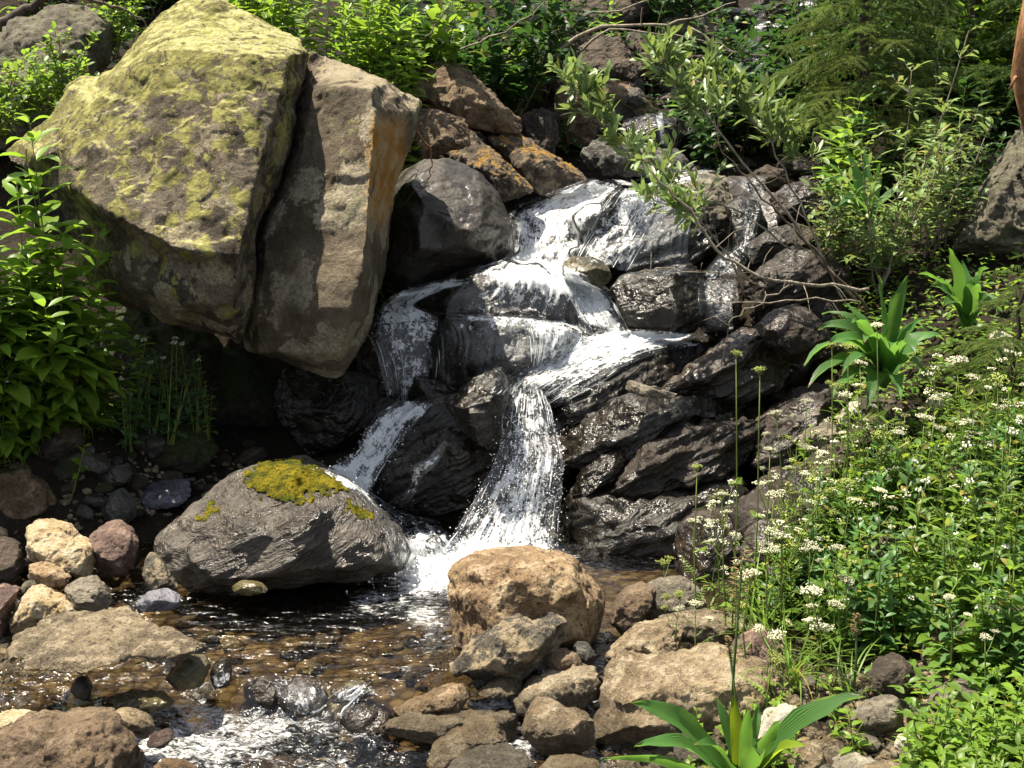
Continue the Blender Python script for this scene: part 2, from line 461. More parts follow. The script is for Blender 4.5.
def ground_mat():
    t = NT('dark_forest_soil')
    P = t.coords(False)
    sz = t.n('SeparateXYZ', {0: P})
    n1 = t.noise(P, 1.4, 7, 0.65)
    n2 = t.noise(P, 12, 8, 0.7)
    n3 = t.noise(P, 60, 5, 0.7)
    col = t.mixc(t.ramp(n1, 0.4, 0.6), (0.014, 0.010, 0.006), (0.028, 0.021, 0.013))
    col = t.mixc(t.ramp(n2, 0.52, 0.72), col, (0.05, 0.037, 0.023))
    col = t.mixc(t.ramp(n3, 0.58, 0.68), col, (0.09, 0.07, 0.045))
    # ochre gravel in the bed of the stream
    pv = t.n('TexVoronoi', {'Vector': P, 'Scale': 22.0})
    bedc = t.mixc(t.n('SeparateColor', {0: pv.outputs['Color']}).outputs[0], (0.085, 0.066, 0.036), (0.25, 0.20, 0.12))
    bedc = t.mixc(t.ramp(pv.outputs['Distance'], 0.35, 0.75), bedc, (0.05, 0.035, 0.02))
    bed = t.math('MULTIPLY', t.ramp(sz.outputs['Z'], 0.0, -0.05), t.ramp(sz.outputs['Y'], 2.2, 2.6))
    col = t.mixc(bed, col, bedc)
    return t.done(t.principled(color=col, rough=0.95, normal=t.bump(t.math('ADD', n2, t.math('MULTIPLY', n3, 0.4)), 1.0, 0.06), spec=0.2))
M['ground'] = ground_mat()

def water_mat(name, tint, choppy, scale):
    """clear stream water: sees its bed, mirrors the sky, turns white where the mesh carries foam or painted glitter"""
    t = NT(name)
    P = t.coords(False)
    mp = t.n('Mapping', {'Vector': P, 'Scale': (1.0, 2.2, 1.0)})
    a = t.noise(mp.outputs[0], 11 * scale, 3, 0.5, 0.4)
    b = t.noise(mp.outputs[0], 34 * scale, 3, 0.55, 0.3)
    h = t.math('ADD', a, t.math('MULTIPLY', b, 0.24))
    nb = t.bump(h, choppy, 0.06)
    tr = t.n('BsdfTransparent', {'Color': tint})
    gl = t.n('BsdfGlossy', {'Color': (1, 1, 1), 'Roughness': 0.07, 'Normal': nb})
    fr = t.n('Fresnel', {'IOR': 1.5, 'Normal': nb})
    clear = t.n('MixShader', {0: fr.outputs[0], 1: tr.outputs[0], 2: gl.outputs[0]})
    at = t.n('Attribute', attribute_name='foam')
    fn = t.math('ADD', t.math('MULTIPLY', t.noise(mp.outputs[0], 42 * scale, 6, 0.72, 0.8), 0.7), t.math('MULTIPLY', t.noise(P, 16 * scale, 4, 0.6, 0.5), 0.3))
    fm = t.ramp(t.math('ADD', t.math('MULTIPLY', at.outputs['Fac'], 0.8), fn), 0.86, 1.08)
    foam = t.principled(color=(0.86, 0.87, 0.87), rough=0.45, normal=t.bump(fn, 1.0, 0.03), spec=0.5)
    return t.done(t.n('MixShader', {0: fm, 1: clear.outputs[0], 2: foam.outputs[0]}))
M['pool'] = water_mat('pool_water', (0.80, 0.72, 0.57), 0.55, 0.8)
M['riffle'] = water_mat('riffle_water', (0.55, 0.46, 0.32), 1.0, 1.5)

def fall_mat(name, cover, su, sv):
    """falling water: white strands along the flow (v) with clear gaps"""
    t = NT(name)
    uv = t.n('UVMap')
    mp = t.n('Mapping', {'Vector': uv.outputs[0], 'Scale': (su, sv, 1.0)})
    a = t.noise(mp.outputs[0], 1.0, 7, 0.68, 0.12)
    P = t.coords(False)
    b = t.noise(P, 75, 6, 0.75, 0.3)
    at = t.n('Attribute', attribute_name='foam')
    mp2 = t.n('Mapping', {'Vector': uv.outputs[0], 'Scale': (su * 0.36, sv * 0.5, 1.0)})
    a2 = t.noise(mp2.outputs[0], 1.0, 3, 0.6, 0.2)
    c = t.noise(P, 19, 6, 0.7, 0.6)
    s = t.math('ADD', t.math('MULTIPLY', t.math('SUBTRACT', a, 0.5), 0.75), t.math('MULTIPLY', t.math('SUBTRACT', b, 0.5), 1.05))
    s = t.math('ADD', s, t.math('MULTIPLY', t.math('SUBTRACT', a2, 0.5), 0.6))
    s = t.math('ADD', s, t.math('MULTIPLY', t.math('SUBTRACT', c, 0.5), 1.15))
    s = t.math('ADD', s, t.math('MULTIPLY', t.math('SUBTRACT', at.outputs['Fac'], 0.62), 0.62))
    m = t.math('MULTIPLY', t.ramp(s, -0.06 - cover, 0.16 - cover), 0.96)
    nb = t.bump(t.math('ADD', a, t.math('MULTIPLY', b, 0.8)), 0.5, 0.014)
    white = t.principled(color=(0.88, 0.90, 0.92), rough=0.35, normal=nb, spec=0.6)
    tl = t.n('BsdfTranslucent', {'Color': (0.75, 0.80, 0.84)})
    white2 = t.n('MixShader', {0: 0.3, 1: white.outputs[0], 2: tl.outputs[0]})
    tr = t.n('BsdfTransparent', {'Color': (0.86, 0.88, 0.90)})
    gl = t.n('BsdfGlossy', {'Roughness': 0.12, 'Normal': nb})
    clear = t.n('MixShader', {0: 0.10, 1: tr.outputs[0], 2: gl.outputs[0]})
    return t.done(t.n('MixShader', {0: m, 1: clear.outputs[0], 2: white2.outputs[0]}))
M['fall'] = fall_mat('falling_water', 0.06, 34.0, 13.0)
M['fall_thin'] = fall_mat('thin_falling_water', -0.03, 34.0, 12.0)
t = NT('water_drops')
M['drops'] = t.done(t.principled(color=(0.9, 0.93, 0.95), rough=0.15, spec=0.8))

def leaf_mat(name, c1, c2, trans=0.45, gloss=0.35, tcol=None, ribs=False):
    t = NT(name)
    g = t.n('NewGeometry')
    oi = t.n('ObjectInfo')
    r = g.outputs['Random Per Island']
    col = t.mixc(r, c1, c2)
    if name not in ('cream_blossom', 'green_umbel', 'white_petal', 'dry_seed'):
        col = t.mixc(t.ramp(r, 0.945, 0.96), col, (0.24, 0.19, 0.045))
        r = g.outputs['Random Per Island']
    hv = t.n('HueSaturation', {'Color': col, 'Value': t.math('ADD', 0.75, t.math('MULTIPLY', oi.outputs['Random'], 0.5)), 'Hue': t.math('ADD', 0.485, t.math('MULTIPLY', r, 0.03))})
    col = hv.outputs[0]
    nrm = {}
    if ribs:
        u = t.n('SeparateXYZ', {0: t.n('UVMap').outputs[0]})
        rb = t.math('SINE', t.math('MULTIPLY', u.outputs['X'], 75.0))
        blot = t.noise(t.coords(), 22, 6, 0.7)
        col = t.mixc(t.math('MULTIPLY', t.ramp(rb, 0.0, 1.0), 0.30), col, tuple(0.5 * q for q in c1))
        col = t.mixc(t.math('MULTIPLY', t.ramp(blot, 0.60, 0.68), 0.5), col, (0.22, 0.19, 0.06))
        tipm = t.ramp(t.math('ADD', u.outputs['Y'], t.math('MULTIPLY', t.math('SUBTRACT', blot, 0.5), 0.5)), 0.95, 1.02)
        col = t.mixc(tipm, col, (0.20, 0.13, 0.05))
        nrm = {'normal': t.bump(rb, 0.35, 0.004)}
    pr = t.principled(color=col, rough=0.42, spec=gloss, **nrm)
    tc = t.mixc(0.5, col, tcol or (0.30, 0.42, 0.03), 'MIX')
    tl = t.n('BsdfTranslucent', {'Color': tc})
    return t.done(t.n('MixShader', {0: trans, 1: pr.outputs[0], 2: tl.outputs[0]}))
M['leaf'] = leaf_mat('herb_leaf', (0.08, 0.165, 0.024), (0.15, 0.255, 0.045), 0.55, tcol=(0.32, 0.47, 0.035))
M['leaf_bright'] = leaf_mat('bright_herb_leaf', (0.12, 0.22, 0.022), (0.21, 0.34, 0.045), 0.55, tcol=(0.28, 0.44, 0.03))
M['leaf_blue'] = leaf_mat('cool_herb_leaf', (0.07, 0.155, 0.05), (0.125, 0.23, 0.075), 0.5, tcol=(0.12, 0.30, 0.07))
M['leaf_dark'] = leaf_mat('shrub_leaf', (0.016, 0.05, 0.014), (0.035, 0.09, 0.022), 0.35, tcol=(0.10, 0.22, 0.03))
M['willow'] = leaf_mat('willow_leaf', (0.11, 0.19, 0.045), (0.22, 0.31, 0.10), 0.4, 0.5, tcol=(0.30, 0.38, 0.08))
M['lily'] = leaf_mat('corn_lily_leaf', (0.05, 0.145, 0.032), (0.09, 0.21, 0.045), 0.48, 0.5, tcol=(0.22, 0.42, 0.04), ribs=True)
M['lily_yellow'] = leaf_mat('yellowed_leaf', (0.16, 0.25, 0.02), (0.24, 0.34, 0.03), 0.55, 0.4, tcol=(0.42, 0.52, 0.02), ribs=True)
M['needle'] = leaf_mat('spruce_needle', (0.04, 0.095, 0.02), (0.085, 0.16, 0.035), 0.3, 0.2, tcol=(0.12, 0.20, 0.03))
M['needle_pale_sunlit'] = leaf_mat('pale_sunlit_spruce_needle', (0.075, 0.145, 0.03), (0.15, 0.235, 0.05), 0.35, 0.2, tcol=(0.30, 0.34, 0.06))  # paler needles for sunlit boughs, the sunlight put into the colour
M['grass'] = leaf_mat('grass_blade', (0.09, 0.18, 0.025), (0.17, 0.28, 0.045), 0.45, 0.4)
M['stem'] = leaf_mat('green_stem', (0.10, 0.15, 0.03), (0.17, 0.22, 0.05), 0.2, 0.3)
M['stem_dark'] = leaf_mat('dark_green_stem', (0.04, 0.07, 0.02), (0.08, 0.12, 0.03), 0.1, 0.3)
M['umbel'] = leaf_mat('cream_blossom', (0.62, 0.62, 0.40), (0.80, 0.79, 0.64), 0.3, 0.2, tcol=(0.7, 0.7, 0.4))
M['umbel_green'] = leaf_mat('green_umbel', (0.30, 0.36, 0.08), (0.42, 0.46, 0.14), 0.3, 0.2)
M['white_petal'] = leaf_mat('white_petal', (0.72, 0.72, 0.62), (0.82, 0.82, 0.75), 0.3, 0.2, tcol=(0.8, 0.8, 0.6))
M['dry'] = leaf_mat('dry_seed', (0.10, 0.065, 0.03), (0.18, 0.125, 0.06), 0.15, 0.1, tcol=(0.2, 0.13, 0.05))
def bark_mat(name, c1, c2, sc=20):
    t = NT(name)
    P = t.coords()
    mp = t.n('Mapping', {'Vector': P, 'Scale': (1.0, 1.0, 0.25)})
    n1 = t.noise(mp.outputs[0], sc, 7, 0.7)
    col = t.mixc(t.ramp(n1, 0.38, 0.62), c1, c2)
    return t.done(t.principled(color=col, rough=0.85, normal=t.bump(n1, 0.9, 0.02), spec=0.25))
M['bark'] = bark_mat('spruce_bark', (0.03, 0.024, 0.017), (0.085, 0.068, 0.047))
M['bark_orange'] = bark_mat('orange_bark', (0.14, 0.065, 0.025), (0.36, 0.19, 0.09))
M['twig'] = bark_mat('bare_twig', (0.14, 0.115, 0.085), (0.30, 0.26, 0.20), 30)
M['twig_dark'] = bark_mat('brown_twig', (0.07, 0.055, 0.035), (0.16, 0.125, 0.085), 30)

# ================================================================== ground
GP = []
def gz(px, py, z): GP.append(tuple(Wz(px, py, z)))
def gy(px, py, Y): GP.append(tuple(W(px, py, Y)))
for a in [(0, 760, -.22), (200, 760, -.30), (400, 760, -.30), (520, 768, -.20), (640, 768, -.08), (800, 768, 0.0), (1000, 768, .06),
          (200, 720, -.30), (60, 690, -.22), (330, 722, -.28), (250, 640, -.13), (350, 600, -.14), (430, 600, -.18), (400, 655, -.13), (250, 590, -.12), (320, 630, -.14), (460, 650, -.14), (540, 640, -.06), (600, 620, -.06),
          (30, 620, -.06), (60, 560, -.02), (-90, 600, .1), (-60, 700, -.05), (500, 570, -.12), (620, 560, -.08), (690, 690, -.02), (760, 690, 0.0), (640, 600, -.04)]:
    gz(*a)
for a in [(200, 490, 5.3), (290, 440, 5.9), (60, 440, 5.0), (0, 390, 5.1), (-120, 420, 5.0), (100, 100, 7.7), (300, 70, 7.6), (330, 100, 7.0), (0, 110, 7.6), (-200, 100, 7.5), (300, 300, 6.6), (200, 300, 6.6),
          (510, 500, 5.35), (520, 410, 5.75), (600, 362, 6.2), (560, 290, 6.8), (540, 210, 7.6), (640, 205, 7.7), (700, 160, 8.8), (700, 60, 11), (700, 0, 13.5), (520, 60, 10), (450, 130, 8.4), (400, 330, 6.6), (380, 430, 5.6),
          (700, 500, 5.3), (760, 420, 5.6), (800, 345, 5.9), (830, 250, 6.6), (900, 270, 6.1), (900, 130, 8.5), (950, 50, 10.5), (1040, 0, 11.5), (1060, 200, 7.0),
          (760, 620, 4.1), (860, 600, 4.0), (900, 520, 4.3), (900, 430, 4.8), (1000, 600, 3.75), (1000, 430, 4.55), (1000, 710, 3.15), (1030, 340, 5.2), (860, 410, 5.1), (960, 340, 5.3), (1150, 600, 3.8), (1150, 420, 4.6), (880, 690, 3.45), (800, 560, 4.3)]:
    gy(*a)
GP += [(-9, 5, 2.6), (9, 5, 3.4), (-9, 10, 4.6), (9, 10, 4.9), (-9, 0, 1.2), (9, 0, 1.6), (0, -2, -.5), (0, -8, -.8), (-6, -8, .6), (6, -8, .8), (-16, 6, 7), (16, 6, 8), (0, 20, 6.2), (-12, 20, 8.5), (12, 20, 9.0), (0, 40, 15), (-25, 40, 17), (25, 40, 17), (-3, 2, .1), (3, 2, .5), (0, 1.5, -.3), (-30, 5, 13), (30, 5, 13), (-30, -20, 8), (30, -20, 8), (0, -25, -1)]
GP = np.array(GP)
def _tps(r2): return 0.5 * r2 * np.log(r2 + 1e-9)
_n = len(GP)
_d2 = ((GP[:, None, :2] - GP[None, :, :2]) ** 2).sum(2)
_A = np.zeros((_n + 3, _n + 3))
_A[:_n, :_n] = _tps(_d2) + np.eye(_n) * 0.02
_A[:_n, _n] = 1; _A[:_n, _n + 1:] = GP[:, :2]
_A[_n, :_n] = 1; _A[_n + 1:, :_n] = GP[:, :2].T
_sol = np.linalg.solve(_A, np.concatenate([GP[:, 2], np.zeros(3)]))
def ground_z(x, y):
    x = np.atleast_1d(np.asarray(x, float)); y = np.atleast_1d(np.asarray(y, float))
    d2 = (x[:, None] - GP[None, :, 0]) ** 2 + (y[:, None] - GP[None, :, 1]) ** 2
    z = _tps(d2) @ _sol[:_n] + _sol[_n] + x * _sol[_n + 1] + y * _sol[_n + 2]
    return np.clip(z, -3, 26)
def _axis(lo, hi, step, far, k):
    mid = np.arange(lo, hi, step)
    out, d, p = [], step, hi
    while p < far:
        d *= k; p += d; out.append(p)
    neg, d, p = [], step, lo
    while p > -far:
        d *= k; p -= d; neg.append(p)
    return np.concatenate([neg[::-1], mid, out])
gx = _axis(-4.2, 4.4, 0.035, 45, 1.12)
gyv = _axis(2.2, 10.5, 0.035, 45, 1.12)
XX, YY = np.meshgrid(gx, gyv)
xf, yf = XX.ravel(), YY.ravel()
zf = np.concatenate([ground_z(xf[i:i + 20000], yf[i:i + 20000]) for i in range(0, len(xf), 20000)])
PP = np.stack([xf, yf, np.zeros_like(xf)], 1)
rel = 0.03 + 0.05 * np.clip((zf + 0.05) * 3, 0, 1)
zf = zf + rel * fbm(PP * 3.1, 5) * 0.8
# the stream bed is shallow
inp = (yf > 2.9) & (yf < 5.0) & (np.abs(xf + .4) < 1.9)
zf = np.where(inp, np.maximum(zf, np.where(yf > 3.62, -0.085, -0.16) + .3 * (zf + .15)), zf)
nx, ny = len(gx), len(gyv)
idx = np.arange(nx * ny).reshape(ny, nx)
quads = np.stack([idx[:-1, :-1], idx[:-1, 1:], idx[1:, 1:], idx[1:, :-1]], -1).reshape(-1, 4)
def np_mesh(name, v, f):
    me = bpy.data.meshes.new(name)
    nf, k = f.shape
    me.vertices.add(len(v)); me.loops.add(nf * k); me.polygons.add(nf)
    me.vertices.foreach_set('co', np.asarray(v, np.float32).ravel())
    me.loops.foreach_set('vertex_index', f.astype(np.int32).ravel())
    me.polygons.foreach_set('loop_start', np.arange(0, nf * k, k, dtype=np.int32))
    me.polygons.foreach_set('use_smooth', np.ones(nf, dtype=bool))
    me.update(calc_edges=True)
    me.validate()
    return me
ground = link('ground', np_mesh('ground', np.stack([xf, yf, zf], 1), quads), M['ground'])
tag(ground, 'dark damp soil and stream bed sheet under rocks and plants', 'ground', kind='structure')

# ================================================================== rocks
def evaluated_mesh(o, name):
    dg = bpy.context.evaluated_depsgraph_get()
    dg.update()
    return bpy.data.meshes.new_from_object(o.evaluated_get(dg))

ROCKS = []
def snap_y(outline):
    """the distance at which a rock with this outline rests on the soil"""
    yb = max(p[1] for p in outline) - 5
    xb = sum(p[0] for p in outline) / len(outline)
    ys = np.arange(2.4, 12, 0.02)
    pts_ = [W(xb, yb, y) for y in ys]
    g = ground_z([p.x for p in pts_], [p.y for p in pts_])
    for y, p, z in zip(ys, pts_, g):
        if p.z < z + 0.01: return float(y)
    return 6.0
def rock(name, label, outline, Y, mat, T=None, tilt=0.55, pts=None, rough=1.0, cat='rock', group=None, parent=None, seed=None, cuts=12, sm=1, res=72, flat=None, auto=True, strata=0.0, back=1.0, finish=None, chip=1.0):
    """a solid rock: its outline, bulging faces towards and away from the viewer, chipped planes, weathered surface"""
    rs = np.random.default_rng(seed if seed is not None else (abs(hash((round(outline[0][0]), round(outline[0][1]), len(outline)))) % 99991))
    pl = np.array([(p[0], p[1]) for p in outline], float)
    if cat == 'rock' and name == 'wet_rock' and len(pl) > 6:
        pl = pl.mean(0) + (pl - pl.mean(0)) * 1.09
    own = np.array([(p[2] if len(p) > 2 else 0.0) for p in outline])
    # fill long edges
    P2, O2 = [], []
    for i in range(len(pl)):
        a, b = pl[i], pl[(i + 1) % len(pl)]
        n = max(1, int(np.linalg.norm(b - a) / (0.22 * max(np.ptp(pl[:, 0]), np.ptp(pl[:, 1])))))
        for k in range(n):
            P2.append(a + (b - a) * k / n); O2.append(own[i] + (own[(i + 1) % len(pl)] - own[i]) * k / n)
    pl, own = np.array(P2), np.array(O2)
    n = len(pl)
    if Y is None:
        Y = snap_y(outline)
    k = Y / F
    wd, ht = np.ptp(pl[:, 0]) * k, np.ptp(pl[:, 1]) * k
    if T is None: T = 0.42 * min(wd, ht) + 0.08 * max(wd, ht)
    ymax = pl[:, 1].max()
    def dep(py): return tilt * (ymax - py) * k
    c = pl.mean(0)
    inner, idep = [], []
    if auto:
        for s, f in ((0.74, 0.62), (0.40, 0.95)):
            step = 1 if s > 0.5 else 2
            for i in range(0, n, step):
                q = c + (pl[i] - c) * s * rs.uniform(0.92, 1.06)
                inner.append(q); idep.append(-T * f * rs.uniform(0.75, 1.2))
    if pts:
        for p in pts:
            inner.append(np.array(p[:2], float)); idep.append(p[2])
    v2 = [Vector(p) for p in pl] + [Vector(p) for p in inner]
    d0 = np.concatenate([own, np.array(idep)]) if len(inner) else own
    edges = [(i, (i + 1) % n) for i in range(n)]
    ov, oe, of, orig, _, _ = delaunay_2d_cdt(v2, edges, [], 1, 1e-4)
    V3, src = [], []
    for j, p in enumerate(ov):
        o = orig[j][0] if orig[j] else 0
        src.append(o)
        V3.append(W(p.x, p.y, Y + dep(p.y) + d0[o]))
    faces = [tuple(f) for f in of]
    where = {}
    for j, o in enumerate(src): where.setdefault(o, j)
    ring = [where[i] for i in range(n) if i in where]
    bk = []
    cw = W(c[0], c[1], Y + dep(c[1]))
    cy_ = Vector((0, 1, 0))
    for j in ring:
        q = V3[j]
        bk.append(len(V3)); V3.append(cw + (q - cw) * 0.82 + cy_ * (0.75 * T * back))
    ctr = len(V3); V3.append(cw + cy_ * (1.35 * T * back))
    m = len(ring)
    for i in range(m):
        a, b = ring[i], ring[(i + 1) % m]
        faces += [(a, b, bk[(i + 1) % m]), (a, bk[(i + 1) % m], bk[i]), (bk[i], bk[(i + 1) % m], ctr)]
    bm = bmesh.new()
    bv = [bm.verts.new(p) for p in V3]
    for f in faces:
        try: bm.faces.new([bv[i] for i in f])
        except ValueError: pass
    bmesh.ops.recalc_face_normals(bm, faces=bm.faces)
    me0 = bpy.data.meshes.new('raw')
    bm.to_mesh(me0); bm.free()
    o = bpy.data.objects.new('raw', me0)
    COL.objects.link(o)
    size = max(wd, ht)
    md = o.modifiers.new('r', 'REMESH'); md.mode = 'VOXEL'; md.voxel_size = max(size / res, 0.0045)
    me = evaluated_mesh(o, 'm')
    bpy.data.objects.remove(o); bpy.data.meshes.remove(me0)
    nv = len(me.vertices)
    co = np.empty(nv * 3, np.float32); me.vertices.foreach_get('co', co)
    co = co.reshape(-1, 3).astype(float)
    ed = np.empty(len(me.edges) * 2, np.int32); me.edges.foreach_get('vertices', ed)
    ed = ed.reshape(-1, 2)
    def lap(co, it, f=0.5):
        deg = np.bincount(ed.ravel(), minlength=nv)[:, None]
        for _ in range(it):
            acc = np.zeros_like(co)
            for ax in range(3):
                acc[:, ax] = np.bincount(ed[:, 0], co[ed[:, 1], ax], nv) + np.bincount(ed[:, 1], co[ed[:, 0], ax], nv)
            co = co + f * (acc / np.maximum(deg, 1) - co)
        return co
    co = lap(co, 1)
    cen = co.mean(0)
    # chipped planes
    for _ in range(cuts):
        nn = rs.normal(size=3); nn[1] = -abs(nn[1]) * 1.4; nn[2] += 0.5
        nn /= np.linalg.norm(nn)
        h = (co - cen) @ nn
        lim = h.max() * rs.uniform(0.76, 0.95)
        ex = np.maximum(h - lim, 0)
        co = co - (ex * 0.93)[:, None] * nn
    co = lap(co, sm)
    me.vertices.foreach_set('co', co.astype(np.float32).ravel()); me.update()
    nr = np.empty(nv * 3, np.float32); me.vertices.foreach_get('normal', nr); nr = nr.reshape(-1, 3)
    off = rs.uniform(-50, 50, 3)
    if mat.startswith('wet') or mat == 'damp_shaded_brown':
        rough, chip = rough * .7, chip * .6
    if cat == 'stone': chip = chip * .55
    amp = size * 0.020 * rough
    d = fbm(co * (4.6 / size) + off, 6, 0.64) * amp * 0.95
    d -= np.maximum(ridged(co * (3.0 / size) + off * 2, 3) - 1.05, 0) * amp * 2.2
    if chip:
        tt_ = fbm(co * (4.5 / size) + off * 3, 4, 0.55) * 2.4
        fl = np.floor(tt_); fr = np.clip((tt_ - fl - 0.36) / 0.28, 0, 1)
        d += (fl + fr * fr * (3 - 2 * fr)) * amp * 0.62 * chip
    if strata:
        R2 = np.array(Matrix.Rotation(0.45, 3, 'Y') @ Matrix.Rotation(0.3, 3, 'X'))
        q = (co @ R2.T) * np.array([1.5, 1.5, 11.0]) / max(size, 0.5) + off
        d += fbm(q, 4, 0.6) * amp * strata * 2.0
    co = co + nr * d[:, None]
    if finish is not None: co = finish(co, nr)
    cen = co.mean(0)
    cen[2] = co[:, 2].min()
    me.vertices.foreach_set('co', (co - cen).astype(np.float32).ravel())
    me.materials.clear(); me.materials.append(M[mat])
    smooth(me)
    me.name = name
    ob = bpy.data.objects.new(name, me)
    COL.objects.link(ob)
    ob.location = Vector(cen)
    if parent is not None:
        ob.parent = parent
        ob.location = Vector(cen) - parent.location
    else:
        tag(ob, label, cat, group)
    ROCKS.append(ob)
    return ob

# ---- the great lichen-covered boulder: two blocks split by a crack
root = empty('split_boulder', W(220, 330, 5.9))
tag(root, 'huge split boulder covered in yellow and pale lichen at upper left', 'boulder')
blk = [(2, 150), (14, 140), (26, 127), (40, 122), (50, 116), (57, 98), (63, 84), (80, 75), (97, 74), (110, 68), (121, 54), (133, 39), (146, 25), (159, 13), (180, 0), (202, -9), (225, -3), (240, 8), (262, 18), (282, 26), (302, 36, -.1), (309, 52, -.25),
       (305, 80, -.30), (298, 107, -.32), (290, 146, -.32), (278, 185, -.32), (264, 214, -.32), (255, 236, -.32), (252, 280, -.28), (247, 318, -.2), (240, 345, -.1), (222, 338), (190, 330), (160, 322), (130, 310), (104, 300), (84, 284), (72, 262), (70, 235), (62, 212), (40, 186), (22, 168), (8, 160)]
# p: x, y, depth relative to the leaning plane (negative is nearer)
bp = [(122, 74, -.34), (150, 56, -.44), (180, 50, -.50), (215, 52, -.55), (255, 54, -.55), (288, 56, -.50), (298, 62, -.34),
      (165, 24, -.12), (215, 20, -.16), (260, 32, -.20),
      (92, 108, -.34), (60, 150, -.36), (38, 158, -.22), (110, 150, -.48), (160, 130, -.56), (220, 130, -.62), (270, 130, -.56), (282, 92, -.55), (262, 160, -.60), (246, 232, -.62),
      (75, 188, -.42), (110, 212, -.54), (145, 232, -.60), (170, 246, -.62), (200, 252, -.64), (240, 256, -.62),
      (160, 185, -.58), (220, 190, -.64), (252, 200, -.60),
      (84, 214, -.20), (118, 238, -.30), (150, 256, -.40), (176, 262, -.50), (215, 268, -.56), (242, 270, -.55),
      (110, 262, -.26), (150, 285, -.36), (195, 300, -.44), (232, 305, -.46), (120, 292, -.16), (180, 318, -.26), (228, 328, -.28)]
rock('boulder_block', None, blk, 5.2, 'boulder', T=0.55, tilt=0.52, pts=bp, auto=False, parent=root, cuts=0, sm=2, res=190, rough=0.36, chip=.9, seed=3, back=1.6)
slb = [(309, 49), (325, 53), (345, 61), (360, 68), (372, 74), (392, 82), (408, 91), (421, 99), (418, 112), (414, 135), (404, 160), (394, 185), (387, 215), (384, 250), (380, 290), (370, 325), (356, 356), (343, 378), (326, 379), (300, 371), (280, 362), (244, 350),
       (240, 320), (240, 285), (244, 240), (256, 214), (270, 185), (282, 148), (290, 108), (300, 78)]
sp_old = [(316, 78, -.30), (330, 86, -.38), (350, 88, -.42), (372, 88, -.46), (374, 120, -.50), (372, 170, -.52), (370, 215, -.52), (362, 270, -.50), (350, 320, -.42), (340, 360, -.28),
      (310, 130, -.36), (300, 170, -.36), (285, 220, -.34), (272, 270, -.32), (262, 325, -.26), (335, 150, -.46), (320, 220, -.44), (305, 290, -.40), (300, 345, -.28), (330, 300, -.42),
      (384, 100, -.26), (388, 140, -.18), (384, 190, -.20), (378, 240, -.22), (405, 105, -.10), (372, 300, -.24)]
_cx = [(60, 309), (80, 312), (120, 302), (160, 292), (200, 276), (240, 262), (280, 256), (320, 254), (352, 254)]
_ax = [(60, 350), (80, 373), (120, 375), (160, 373), (200, 371), (240, 368), (280, 361), (320, 350), (352, 339)]
sp = []
for y in range(88, 356, 22):
    xc = np.interp(y, *zip(*_cx)) + 5; xa = np.interp(y, *zip(*_ax)) - 1
    fd = 1 - 0.45 * max(0, (y - 300) / 60)
    for f in (0.0, 0.33, 0.66, 1.0):
        sp.append((xc + (xa - xc) * f + 0.7 * math.sin(y), y, (-.30 - .20 * f + .018 * math.sin(y * .9 + f * 5)) * fd))
rock('boulder_slab', None, slb, 5.25, 'slab', T=0.5, tilt=0.42, pts=sp, auto=False, parent=root, cuts=0, sm=1, res=150, rough=0.38, chip=.8, seed=5, back=1.6)

R = rock
# ---- behind and above
R('rock', 'grey-green lichened rock in the top left corner behind the boulder', [(-60, 40), (-20, 45), (0, 36), (20, 15), (40, 6), (75, 1), (100, 12), (113, 26), (106, 50), (98, 75), (82, 118), (52, 146), (20, 152), (-30, 150), (-60, 140)], 7.0, 'greygreen', cuts=5)
R('rock', 'sunlit tan rock sloping down to the right behind the green herbs', [(404, 62), (418, 57), (440, 55), (455, 62), (475, 75), (490, 88), (500, 100), (515, 112), (530, 125), (529, 137), (510, 137), (480, 132), (455, 125), (430, 118), (412, 100)], 7.6, 'brown', tilt=0.6)
R('rock', 'angular brown rock with broken top faces beside the boulder', [(413, 112), (430, 107), (450, 111), (467, 117), (471, 145), (455, 150), (440, 157), (420, 164), (410, 145)], 6.9, 'brown', cuts=11, sm=1)
R('rock', 'dark slab with a yellow-brown edge left of the ochre-topped slab', [(443, 152), (455, 142), (470, 130), (482, 141), (500, 155), (520, 176), (532, 190), (520, 202), (500, 206), (485, 190), (465, 172), (448, 164)], 7.1, 'ochre_top', tilt=0.9)
R('rock', 'flat-topped rock streaked ochre pointing down to the cascade', [(470, 127), (490, 123), (510, 127), (540, 145), (560, 158), (580, 172), (591, 181), (577, 193), (550, 197), (528, 190), (512, 175), (496, 155), (482, 140)], 7.25, 'ochre_top', tilt=1.3, pts=[(500, 143, -.22), (530, 160, -.24), (560, 178, -.2)], seed=21)
R('rock', 'low flat rock behind the top of the cascade under willow leaves', [(578, 158), (590, 144), (608, 136), (640, 145), (690, 152), (704, 165), (690, 176), (650, 178), (612, 176), (585, 170)], 8.0, 'dark_grey', tilt=0.9)
R('rock', 'upright brown rock hidden behind the willow sprig', [(554, 90), (566, 75), (585, 71), (600, 80), (612, 96), (608, 122), (592, 145), (562, 146), (553, 120)], 8.6, 'brown')
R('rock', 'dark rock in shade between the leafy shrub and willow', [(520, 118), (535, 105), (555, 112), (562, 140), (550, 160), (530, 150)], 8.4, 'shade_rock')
R('rock', 'dark brown leaning slab below the dead branches', [(568, 68), (580, 46), (600, 32), (622, 38), (640, 60), (654, 82), (640, 94), (606, 90), (580, 84)], 9.6, 'shade_rock', tilt=0.8, cuts=9, sm=1)
R('rock', 'brown slab edge leaning against the dark slab under dead branches', [(622, 34), (640, 28), (658, 45), (668, 72), (662, 92), (650, 84), (636, 58)], 9.8, 'shade_rock', cuts=9)
